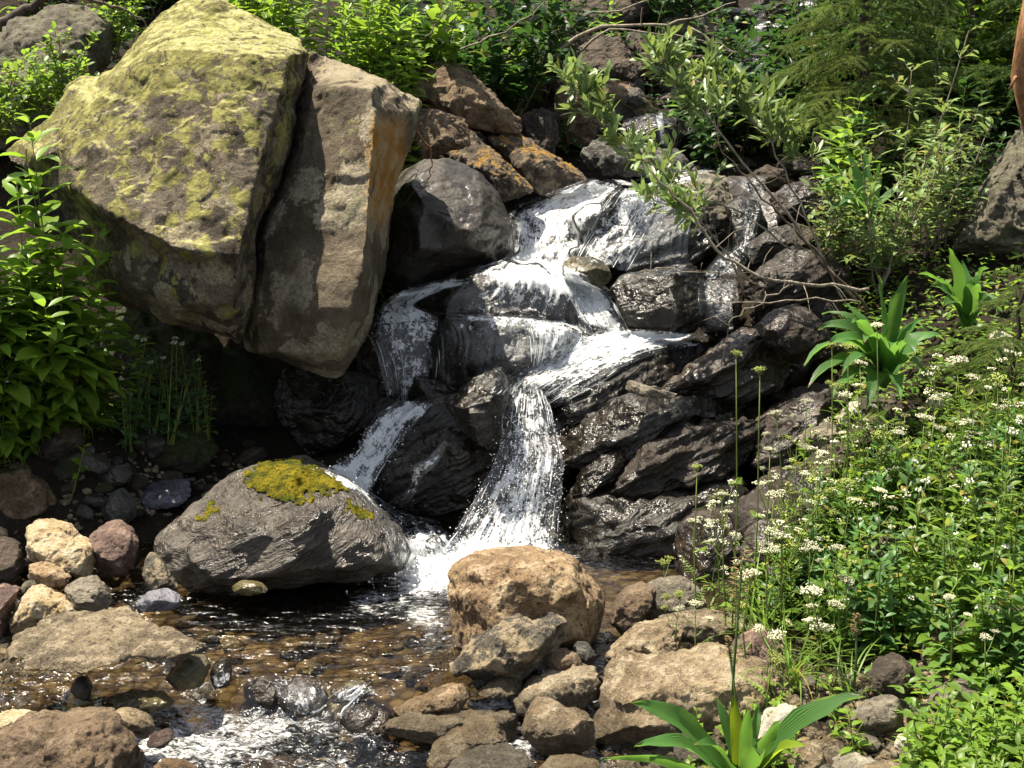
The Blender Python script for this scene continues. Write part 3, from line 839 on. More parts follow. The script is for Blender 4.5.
R('stone', 'small round grey stone above the thin upper trickle', [(617, 100), (625, 89), (638, 87), (648, 95), (646, 106), (630, 110)], 9.2, 'dark_grey', cat='stone')
R('rock', 'black wet rock split by a thin white trickle', [(620, 120), (645, 112), (680, 116), (700, 128), (690, 152), (650, 156), (622, 148)], 8.7, 'wet_black')
R('rock', 'dark rock left of the upper stream under dead branches', [(650, 92), (672, 78), (700, 75), (722, 92), (715, 118), (690, 124), (660, 114)], 9.8, 'damp_shaded_brown')
for k, (a, lab) in enumerate([
    ([(655, 20), (690, 5), (720, 20), (715, 48), (680, 55), (655, 42)], 'grey rock near the top edge beside the bright upper stream'),
    ([(560, 5), (600, -12), (640, -6), (655, 15), (640, 30), (590, 34), (565, 25)], 'brown rock behind the dead branches at the top edge'),
    ([(730, 60), (755, 48), (790, 55), (800, 78), (770, 92), (738, 84)], 'dark rock between the upper stream and spruce boughs'),
    ([(700, 104), (735, 92), (770, 100), (790, 125), (765, 146), (720, 142)], 'dark rock in shade below the pale spruce boughs')]):
    R('rock', lab, a, 11.0 if k < 2 else 9.6, ['greygreen', 'shade_rock', 'damp_shaded_brown', 'shade_rock'][k])
# ---- upper tier
R('wet_rock', 'large round dark rock in shade left of the cascade', [(383, 215), (392, 192), (406, 175), (426, 164), (450, 163), (475, 174), (494, 195), (502, 213), (512, 226), (508, 246), (495, 262), (472, 275), (440, 285), (405, 292), (384, 280), (378, 245)], 6.45, 'wet_round', tilt=0.3, cuts=2, rough=0.6, T=.45)
R('wet_rock', 'wet ledge under the white upper cascade', [(500, 225), (515, 208), (540, 196), (580, 186), (610, 188), (605, 210), (590, 235), (572, 265), (540, 272), (508, 266)], 6.95, 'wet_brown', tilt=1.25, T=.14, strata=1.1)
R('wet_rock', 'small black rock poking out of the cascade', [(573, 216), (588, 204), (603, 203), (612, 193), (622, 192), (612, 212), (598, 230), (580, 234)], 6.75, 'wet_black', T=.1)
R('wet_rock', 'black rock face under the right strand of upper falls', [(572, 262), (592, 228), (612, 200), (632, 190), (660, 190), (692, 205), (722, 232), (738, 258), (722, 274), (690, 280), (640, 276), (600, 272)], 6.65, 'wet_black', tilt=0.75, T=.2, strata=1.3, seed=8)
R('rock', 'flat sunlit grey ledge at the head of the falls', [(640, 186), (672, 178), (700, 171), (730, 175), (737, 200), (738, 232), (722, 236), (694, 214), (664, 196)], 6.9, 'grey', tilt=1.0, T=.15)
R('wet_rock', 'dark ledge right of the flat grey ledge', [(725, 205), (740, 192), (765, 205), (770, 240), (752, 262), (736, 250)], 6.7, 'wet_black', T=.15)
R('rock', 'brown ledge under the narrow-leaved plant', [(768, 200), (785, 184), (812, 179), (832, 192), (832, 216), (800, 224), (776, 214)], 6.8, 'damp_shaded_brown')
R('rock', 'low dark rock beside the small right-hand trickle', [(742, 248), (770, 228), (800, 222), (824, 232), (812, 252), (775, 262), (748, 264)], 6.4, 'damp_shaded_brown', tilt=.9)
R('stone', 'olive wet stone parting the stream in mid-fall', [(561, 264), (574, 256), (598, 257), (612, 268), (614, 280), (600, 289), (576, 286), (562, 276)], 6.05, 'wet_olive', cat='stone', T=.09)
R('wet_rock', 'black block right of the middle cascade', [(611, 292), (626, 277), (660, 270), (690, 266), (707, 274), (713, 300), (702, 326), (670, 337), (632, 337), (614, 315)], 5.95, 'wet_black', strata=.5, tilt=.4)
R('wet_rock', 'brown block in the small right-hand side fall', [(697, 296), (708, 283), (735, 280), (746, 300), (738, 330), (708, 336), (698, 320)], 6.0, 'wet_brown')
R('rock', 'broad dark brown rock crossed by bare branches', [(738, 292), (760, 270), (790, 247), (830, 243), (856, 262), (848, 296), (812, 312), (775, 318), (748, 325)], 5.9, 'damp_shaded_brown', strata=1.1, tilt=.6)
R('rock', 'added mossy rock darkening the gap under the left end of the boulder', [(85, 330), (120, 305), (180, 318), (225, 345), (215, 395), (150, 410), (100, 390)], 5.95, 'mossy', tilt=.2)  # added to blacken the recess where brown soil showed through
# ---- middle tier
R('wet_rock', 'black dome under the spreading sheet of water', [(405, 300), (428, 284), (460, 272), (500, 261), (540, 266), (566, 284), (588, 312), (594, 332), (570, 336), (520, 326), (470, 322), (428, 324), (410, 314)], 6.0, 'wet_black', tilt=.55, T=.2)
R('wet_rock', 'ledge carrying the right-hand shoulder of the stream', [(555, 290), (580, 282), (605, 284), (618, 302), (630, 330), (608, 340), (580, 338), (562, 318)], 5.95, 'wet_brown', tilt=1.0, T=.1)
R('wet_rock', 'black wall between the two middle cascades', [(434, 324), (470, 317), (520, 319), (556, 326), (588, 336), (584, 352), (562, 364), (530, 378), (500, 388), (468, 394), (442, 398), (434, 370)], 5.72, 'wet_black', tilt=.35, T=.18, strata=.5)
R('wet_rock', 'dark rock face behind the left cascade', [(362, 320), (385, 296), (415, 300), (440, 322), (442, 372), (436, 405), (400, 420), (372, 405), (358, 360)], 5.85, 'wet_black', tilt=.4, T=.15)
R('wet_rock', 'black rock in deep shade below the boulder slab', [(285, 372), (330, 372), (360, 378), (388, 388), (398, 410), (378, 428), (342, 452), (300, 462), (275, 425)], 5.6, 'wet_black', tilt=.3)
R('wet_rock', 'added dark rock deepening the shadow under the overhanging boulder', [(180, 350), (230, 352), (270, 372), (285, 410), (270, 450), (225, 458), (185, 430)], 6.1, 'mossy', tilt=.3)  # dark filler added so the recess under the boulder reads as shade
R('wet_rock', 'large black rock washed by the bright ledge of water', [(470, 400), (482, 384), (510, 370), (540, 358), (572, 342), (600, 333), (650, 336), (705, 341), (700, 362), (668, 395), (625, 402), (592, 416), (578, 440), (562, 462), (553, 425), (532, 398), (498, 402)], 5.4, 'wet_black', tilt=.95, T=.22, strata=1.2, seed=12, res=90, pts=[(560, 372, -.22), (640, 362, -.2), (600, 390, -.26)])
R('wet_rock', 'dark sloping slab with a shining wet back', [(660, 397), (678, 378), (700, 358), (730, 337), (752, 330), (778, 342), (797, 362), (782, 386), (750, 400), (700, 402)], 5.35, 'wet_brown', tilt=.8, strata=1.3, seed=13)
R('rock', 'brown wedge rock beside the corn lily clump', [(752, 328), (775, 310), (800, 302), (822, 310), (834, 340), (816, 362), (795, 366), (772, 348)], 5.3, 'damp_shaded_brown', cuts=9, sm=1)
R('stone', 'thin bright wet stone wedged on the black ledges', [(620, 388), (628, 381), (650, 386), (680, 394), (676, 399), (645, 398)], 5.05, 'grey', cat='stone', T=.06)
R('wet_rock', 'long black ledge with a gleaming upper edge', [(566, 444), (578, 425), (595, 410), (622, 398), (650, 396), (700, 398), (735, 402), (760, 400), (748, 424), (702, 428), (662, 444), (622, 464), (590, 476), (570, 470)], 5.1, 'wet_black', tilt=.7, strata=1.5, seed=14, T=.2)
R('wet_rock', 'brown streaked ledge below the long black ledge', [(608, 496), (618, 468), (640, 446), (662, 434), (686, 421), (716, 424), (752, 420), (758, 450), (752, 482), (690, 492), (640, 500)], 4.95, 'damp_shaded_brown', tilt=.7, strata=1.6, seed=15, T=.2)
R('wet_rock', 'narrow black ledge beside the foot of the main fall', [(566, 496), (580, 472), (604, 456), (634, 444), (622, 470), (608, 498), (585, 504)], 4.95, 'wet_black', tilt=.6, strata=1.3, T=.1)
R('wet_rock', 'big black rock at the right foot of the falls', [(556, 540), (562, 515), (578, 500), (612, 495), (660, 490), (700, 486), (752, 480), (768, 505), (764, 560), (744, 592), (700, 588), (650, 580), (602, 575), (570, 560)], 4.8, 'wet_black', tilt=.5, strata=1.1, seed=16, T=.26, res=80)
R('wet_rock', 'dark block behind the tall flower stalks', [(672, 562), (680, 528), (702, 514), (742, 511), (764, 530), (768, 592), (732, 608), (690, 602)], 4.5, 'wet_brown', tilt=.3)
R('rock', 'large dark rock behind the white flower clusters', [(736, 445), (760, 420), (800, 388), (832, 382), (850, 400), (846, 450), (836, 490), (790, 500), (752, 482)], 5.0, 'damp_shaded_brown', tilt=.6, strata=1.2)
R('rock', 'grey-brown rock half hidden by flowering stems', [(758, 520), (765, 490), (790, 468), (820, 462), (846, 480), (850, 525), (820, 552), (780, 552)], 4.6, 'damp_shaded_brown', tilt=.6)
R('rock', 'brown textured rock under the corn lily leaves', [(840, 440), (850, 410), (870, 395), (905, 388), (940, 400), (950, 440), (920, 470), (870, 472)], 4.8, 'shade_rock', tilt=.8)
R('stone', 'pale cream stone standing among the flowers', [(833, 440), (842, 412), (860, 394), (867, 408), (858, 434), (846, 446)], None, 'pale', cat='stone', T=.06)
R('stone', 'pale rounded stone beside the spruce sapling', [(984, 345), (990, 332), (1008, 330), (1022, 345), (1016, 358), (994, 358)], None, 'pale', cat='stone', T=.06)
R('stone', 'small pale stone above the flower bed', [(926, 402), (935, 393), (952, 394), (962, 404), (950, 412), (932, 412)], None, 'pale', cat='stone', T=.05)
R('rock', 'grey rock at the right edge below the orange trunk', [(955, 254), (966, 224), (986, 188), (1006, 160), (1030, 120), (1060, 120), (1080, 250), (1030, 268), (985, 262)], None, 'greygreen', tilt=.5)
R('rock', 'brown shaded rock among the right-hand herbs', [(860, 572), (866, 545), (885, 522), (905, 518), (920, 540), (930, 566), (900, 586), (872, 588)], None, 'shade_rock', tilt=.6)
R('stone', 'small pale-topped stone among the right-hand herbs', [(908, 552), (914, 540), (926, 538), (934, 548), (930, 558), (916, 560)], None, 'grey', cat='stone')
# ---- between the lower falls
R('wet_rock', 'black wedge rock between the two lower falls', [(370, 494), (376, 458), (396, 426), (420, 406), (456, 401), (486, 396), (504, 420), (502, 462), (486, 492), (452, 512), (418, 516), (388, 510)], 5.1, 'wet_black', tilt=.6, T=.22, strata=1.1, seed=17, cuts=9)
R('wet_rock', 'black pillar rock left of the main fall', [(448, 404), (470, 384), (494, 372), (510, 378), (506, 402), (501, 440), (492, 462), (474, 442), (458, 424)], 4.98, 'wet_black', tilt=.35, T=.16, strata=.4)
R('wet_rock', 'dark rock wall behind the main lower fall', [(496, 400), (520, 384), (552, 390), (580, 430), (588, 500), (572, 552), (525, 562), (480, 556), (488, 480)], 5.4, 'wet_black', tilt=.45, T=.12)
R('stone', 'wet brown stone in the left lower fall', [(358, 452), (362, 432), (376, 420), (388, 428), (384, 446), (370, 462)], 5.2, 'wet_brown', cat='stone', T=.06)
R('wet_rock', 'low black rock in the foam beside the main fall', [(395, 548), (410, 532), (440, 528), (460, 540), (455, 558), (420, 566)], 4.75, 'wet_black', T=.08)
# ---- moss capped boulder
mossy = [(149, 556), (153, 540), (175, 520), (200, 500), (230, 475), (265, 462), (300, 458), (330, 470), (360, 490), (386, 515), (408, 540), (418, 558), (411, 572), (370, 582), (300, 588), (250, 594), (190, 594), (160, 578)]
mb = R('boulder', 'low grey boulder with a yellow moss cap at the pool edge', mossy, 4.3, 'moss_boulder', tilt=.8, T=.3, cuts=2, rough=.5, chip=.3, cat='boulder', seed=18, res=90, strata=.5)
# ---- right-hand stones
R('boulder', 'orange-brown speckled boulder in the centre at the pool edge', [(445, 592), (447, 575), (452, 566), (468, 555), (500, 552), (540, 553), (568, 555), (588, 568), (608, 588), (622, 608), (618, 632), (600, 650), (560, 655), (500, 660), (457, 662), (451, 630), (446, 606)], 3.82, 'orange', tilt=.38, T=.2, cuts=4, rough=.7, cat='boulder', seed=19, res=80,
  pts=[(470, 562, -.05), (510, 558, -.06), (555, 560, -.06)])
R('stone', 'dark-patched stone leaning on the orange boulder', [(446, 667), (475, 640), (500, 622), (520, 617), (537, 626), (558, 617), (569, 621), (568, 645), (550, 668), (520, 680), (480, 682), (455, 676)], 3.55, 'two_tone', tilt=.5, cat='stone', cuts=10, sm=1)
R('stone', 'small smooth grey stone right of the dark-patched stone', [(569, 654), (576, 642), (588, 642), (597, 656), (594, 668), (578, 668)], 3.62, 'dark_grey', cat='stone', cuts=3)
R('stone', 'small rusty brown stone beside the smooth grey one', [(544, 664), (550, 652), (565, 648), (580, 656), (584, 668), (566, 676), (550, 674)], 3.55, 'brown', cat='stone')
R('stone', 'broad tan stone in the middle of the right-hand heap', [(503, 716), (520, 690), (545, 672), (575, 664), (601, 673), (600, 692), (582, 714), (545, 722)], 3.42, 'tan_grey', tilt=.8, cat='stone', cuts=9)
R('stone', 'flat two-faced stone lying in the heap', [(474, 695), (490, 681), (505, 674), (526, 678), (520, 696), (498, 703)], 3.48, 'tan', tilt=.9, cat='stone')
R('stone', 'small dark wet stone behind the flat stone', [(470, 684), (480, 674), (496, 675), (494, 688), (478, 692)], 3.56, 'wet_black', cat='stone')
R('stone', 'blocky tan stone in front of the broad tan stone', [(521, 712), (535, 700), (550, 702), (566, 710), (594, 720), (598, 742), (582, 758), (542, 756), (520, 736)], 3.22, 'tan', tilt=.6, cat='stone', cuts=9, sm=1)
R('stone', 'tan stone with an orange end at the water edge', [(384, 714), (420, 700), (450, 685), (466, 686), (471, 700), (465, 718), (430, 720)], 3.42, 'orange', tilt=.6, cat='stone')
R('stone', 'long log-shaped pale stone by the lower pool', [(372, 728), (400, 715), (440, 716), (520, 716), (524, 731), (512, 750), (470, 756), (430, 752), (396, 744)], 3.34, 'tan_grey', tilt=.4, cat='stone')
R('stone', 'ridge-backed stone in front of the log-shaped one', [(422, 776), (432, 745), (455, 728), (480, 719), (496, 721), (506, 740), (512, 756), (480, 768), (448, 784)], 3.2, 'tan', tilt=.7, cat='stone')
R('stone', 'speckled grey stone at the bottom edge of the picture', [(438, 780), (455, 757), (480, 747), (510, 747), (532, 760), (542, 780), (530, 805), (450, 805)], 3.08, 'grey', tilt=.8, cat='stone')
R('stone', 'small tan stone at the bottom edge beside the grey one', [(533, 775), (548, 760), (575, 757), (600, 763), (606, 785), (580, 800), (545, 798)], 3.05, 'tan', cat='stone')
R('boulder', 'broad tan boulder with a shadowed left end behind the corn lily', [(590, 748), (596, 715), (600, 682), (612, 658), (645, 660), (680, 655), (720, 652), (760, 658), (792, 680), (797, 702), (782, 724), (740, 744), (680, 752), (620, 758), (600, 757)], 3.3, 'tan', tilt=.75, T=.16, cat='boulder', seed=20, cuts=4, res=80,
  pts=[(614, 664, -.06), (622, 695, -.16), (630, 735, -.18), (606, 700, -.02), (680, 690, -.16), (740, 690, -.15)], rough=.8)
R('rock', 'tan rock sloping behind the broad tan boulder', [(597, 672), (612, 648), (640, 628), (662, 621), (682, 628), (692, 640), (682, 658), (642, 666), (614, 674)], 3.62, 'tan', tilt=.8, strata=.5)
R('stone', 'brown stone with a shadowed face beside the orange boulder', [(609, 625), (612, 605), (626, 590), (645, 583), (658, 592), (656, 606), (641, 625), (626, 640)], 3.9, 'brown', cat='stone', cuts=10, sm=1)
R('stone', 'smooth grey round stone below the black rocks', [(637, 606), (637, 590), (660, 579), (685, 577), (702, 590), (709, 604), (702, 615), (662, 624), (646, 622)], 4.0, 'grey', cat='stone', cuts=3)
R('stone', 'long flat stone behind the tan rocks', [(652, 622), (680, 612), (720, 614), (757, 620), (767, 632), (742, 644), (700, 648), (672, 640)], 3.75, 'tan_grey', tilt=.9, cat='stone')
R('rock', 'reddish brown rock at the foot of the flower stems', [(724, 668), (735, 640), (756, 629), (782, 634), (794, 656), (804, 690), (782, 698), (744, 682)], 3.55, 'purple', tilt=.6)
R('stone', 'bright white-lit stone among the corn lily leaves', [(754, 742), (764, 714), (790, 705), (802, 710), (797, 732), (782, 750)], 3.05, 'pale', tilt=.7, cat='stone')
R('stone', 'dark-topped stone at the edge of the herbs', [(866, 684), (880, 660), (900, 654), (913, 665), (917, 692), (905, 709), (884, 706)], None, 'shade_rock', cat='stone')
R('stone', 'grey stone half buried under the lower right herbs', [(926, 704), (940, 688), (960, 680), (986, 684), (994, 702), (976, 718), (944, 718)], None, 'grey', cat='stone')
R('stone', 'angular grey stone below the dark-topped stone', [(848, 720), (868, 702), (896, 697), (909, 710), (902, 732), (868, 736)], None, 'grey', cat='stone', cuts=10, sm=1)
R('stone', 'small pale stone at lower right', [(893, 748), (900, 736), (916, 732), (927, 744), (920, 756), (900, 757)], None, 'pale', cat='stone')
R('stone', 'pale stone cut by the bottom edge right of the corn lily', [(820, 780), (832, 760), (856, 753), (880, 762), (888, 785), (850, 800)], 2.98, 'pale', cat='stone')
R('stone', 'brown stone between the corn lily and the herbs', [(815, 752), (822, 738), (845, 734), (856, 748), (845, 760), (825, 762)], 3.1, 'brown', cat='stone')
# ---- left-hand stones
R('rock', 'brown rock with mossy underside at the left edge', [(-50, 475), (-20, 455), (0, 450), (15, 455), (30, 465), (48, 484), (56, 500), (53, 518), (30, 530), (0, 536), (-50, 536)], 4.75, 'mossy_brown', tilt=.6)
R('stone', 'dark stone behind the mossy left-edge rock', [(14, 455), (22, 440), (36, 440), (38, 460), (28, 470)], 4.95, 'shade_rock', cat='stone')
R('stone', 'bright cream stone on the left bank', [(13, 536), (25, 522), (40, 519), (65, 527), (74, 540), (90, 546), (96, 570), (92, 583), (70, 580), (50, 571), (25, 561)], 4.3, 'cream', tilt=.7, cat='stone', seed=23)
R('stone', 'purple-brown rounded stone beside the cream stone', [(84, 536), (100, 524), (115, 520), (130, 530), (138, 542), (136, 562), (125, 577), (105, 580), (94, 567)], 4.4, 'purple', tilt=.5, cat='stone')
R('stone', 'dark brown stone cut by the left edge', [(-30, 540), (5, 537), (18, 545), (23, 570), (10, 594), (-30, 594)], 4.3, 'shade_rock', cat='stone')
R('stone', 'rusty wedge stone under the bright cream stone', [(23, 566), (40, 562), (60, 571), (72, 581), (60, 594), (40, 592), (25, 581)], 4.15, 'orange', cat='stone')
R('stone', 'grey-faced angular stone on the left bank', [(56, 594), (75, 580), (92, 576), (105, 588), (113, 606), (100, 616), (80, 615), (62, 605)], 4.05, 'grey', cat='stone', cuts=11, sm=1)
R('stone', 'long cream stone pointing towards the flat slab', [(3, 628), (12, 605), (25, 590), (38, 584), (60, 597), (82, 611), (70, 624), (40, 632), (14, 637)], 4.0, 'cream', cat='stone', cuts=9, sm=1)
R('stone', 'brown stone at the left edge behind the slab', [(-40, 592), (0, 584), (19, 590), (10, 612), (4, 642), (-40, 648)], 4.0, 'purple', cat='stone')
R('stone', 'small greenish stone between cream and rusty stones', [(19, 590), (24, 581), (34, 580), (39, 588), (32, 596), (22, 597)], 4.12, 'greygreen', cat='stone')
R('rock_slab', 'large flat tan slab overhanging the water at left', [(1, 646), (20, 630), (60, 611), (100, 608), (130, 604), (145, 618), (180, 630), (199, 644), (200, 653), (172, 660), (130, 656), (112, 668), (75, 675), (40, 671), (11, 670)], 3.3, 'slab_brown', tilt=2.7, T=.05, cat='slab', cuts=2, rough=.8, seed=24, res=90, back=1.2)
R('stone', 'pale wet stone propping the end of the flat slab', [(162, 678), (172, 664), (190, 656), (206, 656), (212, 668), (204, 687), (178, 692)], 3.5, 'wet_olive', cat='stone')
R('stone', 'dark splashed stone beside the slab prop', [(208, 676), (214, 662), (226, 657), (233, 668), (230, 686), (214, 690)], 3.55, 'wet_black', cat='stone')
R('stone', 'small dark stone in the shade under the slab', [(69, 690), (76, 677), (86, 676), (93, 690), (88, 702), (74, 702)], 3.5, 'wet_round', cat='stone')
R('boulder', 'brown boulder in the bottom left corner', [(-50, 735), (-20, 725), (0, 728), (25, 720), (60, 718), (98, 714), (116, 715), (130, 733), (145, 755), (152, 778), (140, 810), (-50, 810)], 3.0, 'brown', tilt=.5, T=.14, cat='boulder', seed=25, cuts=4)
R('stone', 'yellowish stone behind the bottom left boulder', [(-40, 735), (-10, 718), (12, 711), (30, 712), (42, 722), (20, 734)], 3.12, 'cream', cat='stone')
R('stone', 'pale thin stone right of the bottom left boulder', [(108, 713), (125, 709), (150, 720), (157, 730), (146, 742), (126, 734)], 3.22, 'tan', cat='stone')
R('stone', 'flat reddish stone at the edge of the riffle', [(142, 748), (150, 734), (170, 728), (176, 736), (162, 752)], 3.14, 'purple', tilt=1.2, cat='stone', T=.03)
R('stone', 'orange stone at the bottom edge beside the riffle', [(148, 772), (160, 760), (185, 761), (200, 772), (190, 786), (156, 786)], 3.02, 'orange', cat='stone')
R('stone', 'dark brown wet stone on the lip of the pool', [(234, 698), (244, 680), (265, 674), (286, 680), (288, 706), (270, 716), (248, 710)], 3.55, 'wet_brown', cat='stone')
R('stone', 'stone under the glassy chute of water', [(272, 706), (280, 682), (300, 676), (322, 684), (332, 702), (318, 720), (288, 720)], 3.5, 'wet_brown', cat='stone', tilt=.8)
R('stone', 'dark wet stone right of the chute', [(334, 722), (342, 706), (368, 702), (392, 712), (398, 732), (370, 744), (344, 738)], 3.42, 'wet_brown', cat='stone')
R('stone', 'rusty stone showing through the pool lip', [(322, 694), (340, 682), (366, 682), (376, 694), (352, 704), (330, 704)], 3.52, 'wet_olive', cat='stone', T=.04)
R('stone', 'stone splashed white at the head of the riffle', [(100, 702), (125, 692), (165, 694), (178, 706), (150, 714), (110, 712)], 3.38, 'wet_olive', cat='stone', T=.05, tilt=1.2)
# ---- left recess
R('stone', 'grey wet stone in the shadow above the left bank', [(58, 506), (66, 484), (82, 478), (100, 488), (100, 512), (84, 526), (66, 522)], 4.95, 'wet_round', cat='stone')
R('stone', 'ridged dark stone left of the bluish wet slab', [(98, 514), (108, 494), (120, 488), (134, 500), (136, 520), (118, 528)], 4.85, 'dark_grey', cat='stone', cuts=10, sm=1)
R('rock_slab', 'bluish wet slab shining in the dark recess', [(122, 498), (140, 484), (165, 480), (190, 478), (192, 495), (180, 508), (152, 512), (134, 512)], 5.0, 'wet_blue', tilt=1.3, cat='slab', T=.05)
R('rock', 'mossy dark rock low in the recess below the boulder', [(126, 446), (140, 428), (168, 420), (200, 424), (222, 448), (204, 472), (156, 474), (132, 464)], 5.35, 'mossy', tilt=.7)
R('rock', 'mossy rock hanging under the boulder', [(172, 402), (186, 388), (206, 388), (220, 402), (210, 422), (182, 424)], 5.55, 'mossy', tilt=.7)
R('stone', 'dark brown stone at the back of the recess', [(92, 462), (100, 448), (118, 446), (126, 460), (116, 474), (98, 474)], 5.2, 'shade_rock', cat='stone')
R('stone', 'rusty stone by the left bank stems', [(30, 470), (38, 452), (52, 452), (58, 470), (48, 484), (34, 480)], 4.95, 'brown', cat='stone')
R('stone', 'grey stone washed by white water behind the slab', [(132, 604), (145, 592), (165, 588), (180, 594), (182, 606), (165, 614), (142, 614)], 4.0, 'wet_blue', cat='stone', T=.04)
R('stone', 'pale ribbed stone between the purple stone and moss boulder', [(140, 574), (148, 552), (160, 556), (172, 580), (180, 592), (164, 596), (146, 590)], 4.12, 'two_tone', cat='stone', T=.05)
R('stone', 'cream flat stone under the moss-capped boulder', [(225, 591), (240, 580), (262, 582), (270, 592), (250, 597)], 4.1, 'wet_olive', cat='stone', T=.03)

# ================================================================== ray casting onto ground and rocks
bpy.context.view_layer.update()
DG = bpy.context.evaluated_depsgraph_get()
DG.update()
from mathutils.bvhtree import BVHTree
GROUND_BVH = BVHTree.FromObject(ground, DG)
ORI = Vector((0, 0, CAM_H))
def cast(px, py):
    d = ray(px, py).normalized()
    ok, loc, nor, i, ob, mt = SC.ray_cast(DG, ORI, d)
    return (loc, nor, ob) if ok else (None, None, None)
def cast_ground(px, py):
    """first point of the soil itself under this pixel, past any rock"""
    hit = GROUND_BVH.ray_cast(ORI, ray(px, py).normalized())
    return hit[0]

def stone_hit(px, py):
    """first point of rock or soil under this pixel, past plants and water"""
    d = ray(px, py).normalized()
    o = ORI.copy()
    for _ in range(200):
        ok, loc, nor, i, ob, mt = SC.ray_cast(DG, o, d)
        if not ok: return None
        if ob.name.split('.')[0] in ('ground', 'rock', 'wet_rock', 'stone', 'boulder', 'rock_slab'): return loc
        o = loc + d * 0.004
    return None

# ================================================================== stream surface
lip_px = [(-60, 596), (0, 600), (90, 606), (150, 620), (195, 650), (212, 670), (240, 680), (290, 678), (340, 690), (400, 690), (470, 668), (520, 668), (640, 660)]
lip = np.array([tuple(Wz(a, b, 0.0))[:2] for a, b in lip_px])
lo = np.argsort(lip[:, 0]); lip = lip[lo]
wx = np.arange(-2.6, 1.1, 0.014); wy = np.arange(2.75, 5.15, 0.014)
WX, WY = np.meshgrid(wx, wy)
ly = np.interp(WX, lip[:, 0], lip[:, 1])
tt = np.clip((ly + 0.02 - WY) / 0.10, 0, 1)
tt = tt * tt * (3 - 2 * tt)
pt = np.stack([WX.ravel(), WY.ravel(), np.zeros(WX.size)], 1)
rip = fbm(pt * np.array([9, 16, 1.0]), 3, 0.55).reshape(WX.shape)
chop = fbm(pt * np.array([26, 30, 1.0]) + 5, 3, 0.6).reshape(WX.shape)
WZ = -0.085 * tt + rip * (0.006 + 0.006 * tt) + chop * (0.002 + 0.010 * tt)
foam = np.zeros(WX.shape)
def splash(px, py, z, r, amt, sx=1.0):
    c = Wz(px, py, z)
    d = np.sqrt(((WX - c.x) / sx) ** 2 + (WY - c.y) ** 2)
    global foam
    foam = np.maximum(foam, amt * np.clip(1.25 - d / r, 0, 1))
splash(430, 578, 0, .34, .70, .8)
splash(480, 562, 0, .42, .74, 1.4)
splash(400, 560, 0, .25, .66)
splash(425, 615, 0, .24, .55, .7)
splash(325, 615, 0, .05, .44, 2.5)
splash(240, 594, 0, .05, .5, 3.0)
splash(300, 640, 0, .10, .33, 3.0)
splash(400, 670, 0, .12, .40, 2.0)
splash(155, 600, 0, .16, .6)
splash(600, 575, 0, .3, .4)
splash(380, 600, 0, .30, .50, 1.2)
splash(440, 630, 0, .30, .46, .6)
splash(350, 655, 0, .14, .36, 3.0)
lower = tt * (0.50 + 0.13 * fbm(pt * np.array([2.5, 4, 1.0]) + 31, 3).reshape(WX.shape))  # glitter of light on the riffle, painted as white foam
# calm dark water under the slab and by the right-hand stones
for (a, b, r) in ((70, 680, .22), (30, 695, .18), (420, 752, .12), (140, 682, .12)):
    c = Wz(a, b, -.085)
    lower = lower * np.clip(np.sqrt(((WX - c.x) / 1.6) ** 2 + (WY - c.y) ** 2) / r - 0.25, 0, 1)
foam = np.maximum(foam, lower)
foam = np.maximum(foam, 0.42 * np.exp(-((WY - ly) / 0.035) ** 2) * (0.5 + 0.5 * (rip > 0)))
nx2, ny2 = len(wx), len(wy)
ii = np.arange(nx2 * ny2).reshape(ny2, nx2)
q2 = np.stack([ii[:-1, :-1], ii[:-1, 1:], ii[1:, 1:], ii[1:, :-1]], -1).reshape(-1, 4)
me = np_mesh('stream_water', np.stack([WX.ravel(), WY.ravel(), WZ.ravel()], 1), q2)
at = me.attributes.new('foam', 'FLOAT', 'POINT')
at.data.foreach_set('value', foam.ravel().astype(np.float32))
stream = link('stream_water', me, M['pool'])
tag(stream, 'clear brown pool spilling over a stone lip into a white riffle', 'stream', kind='structure')

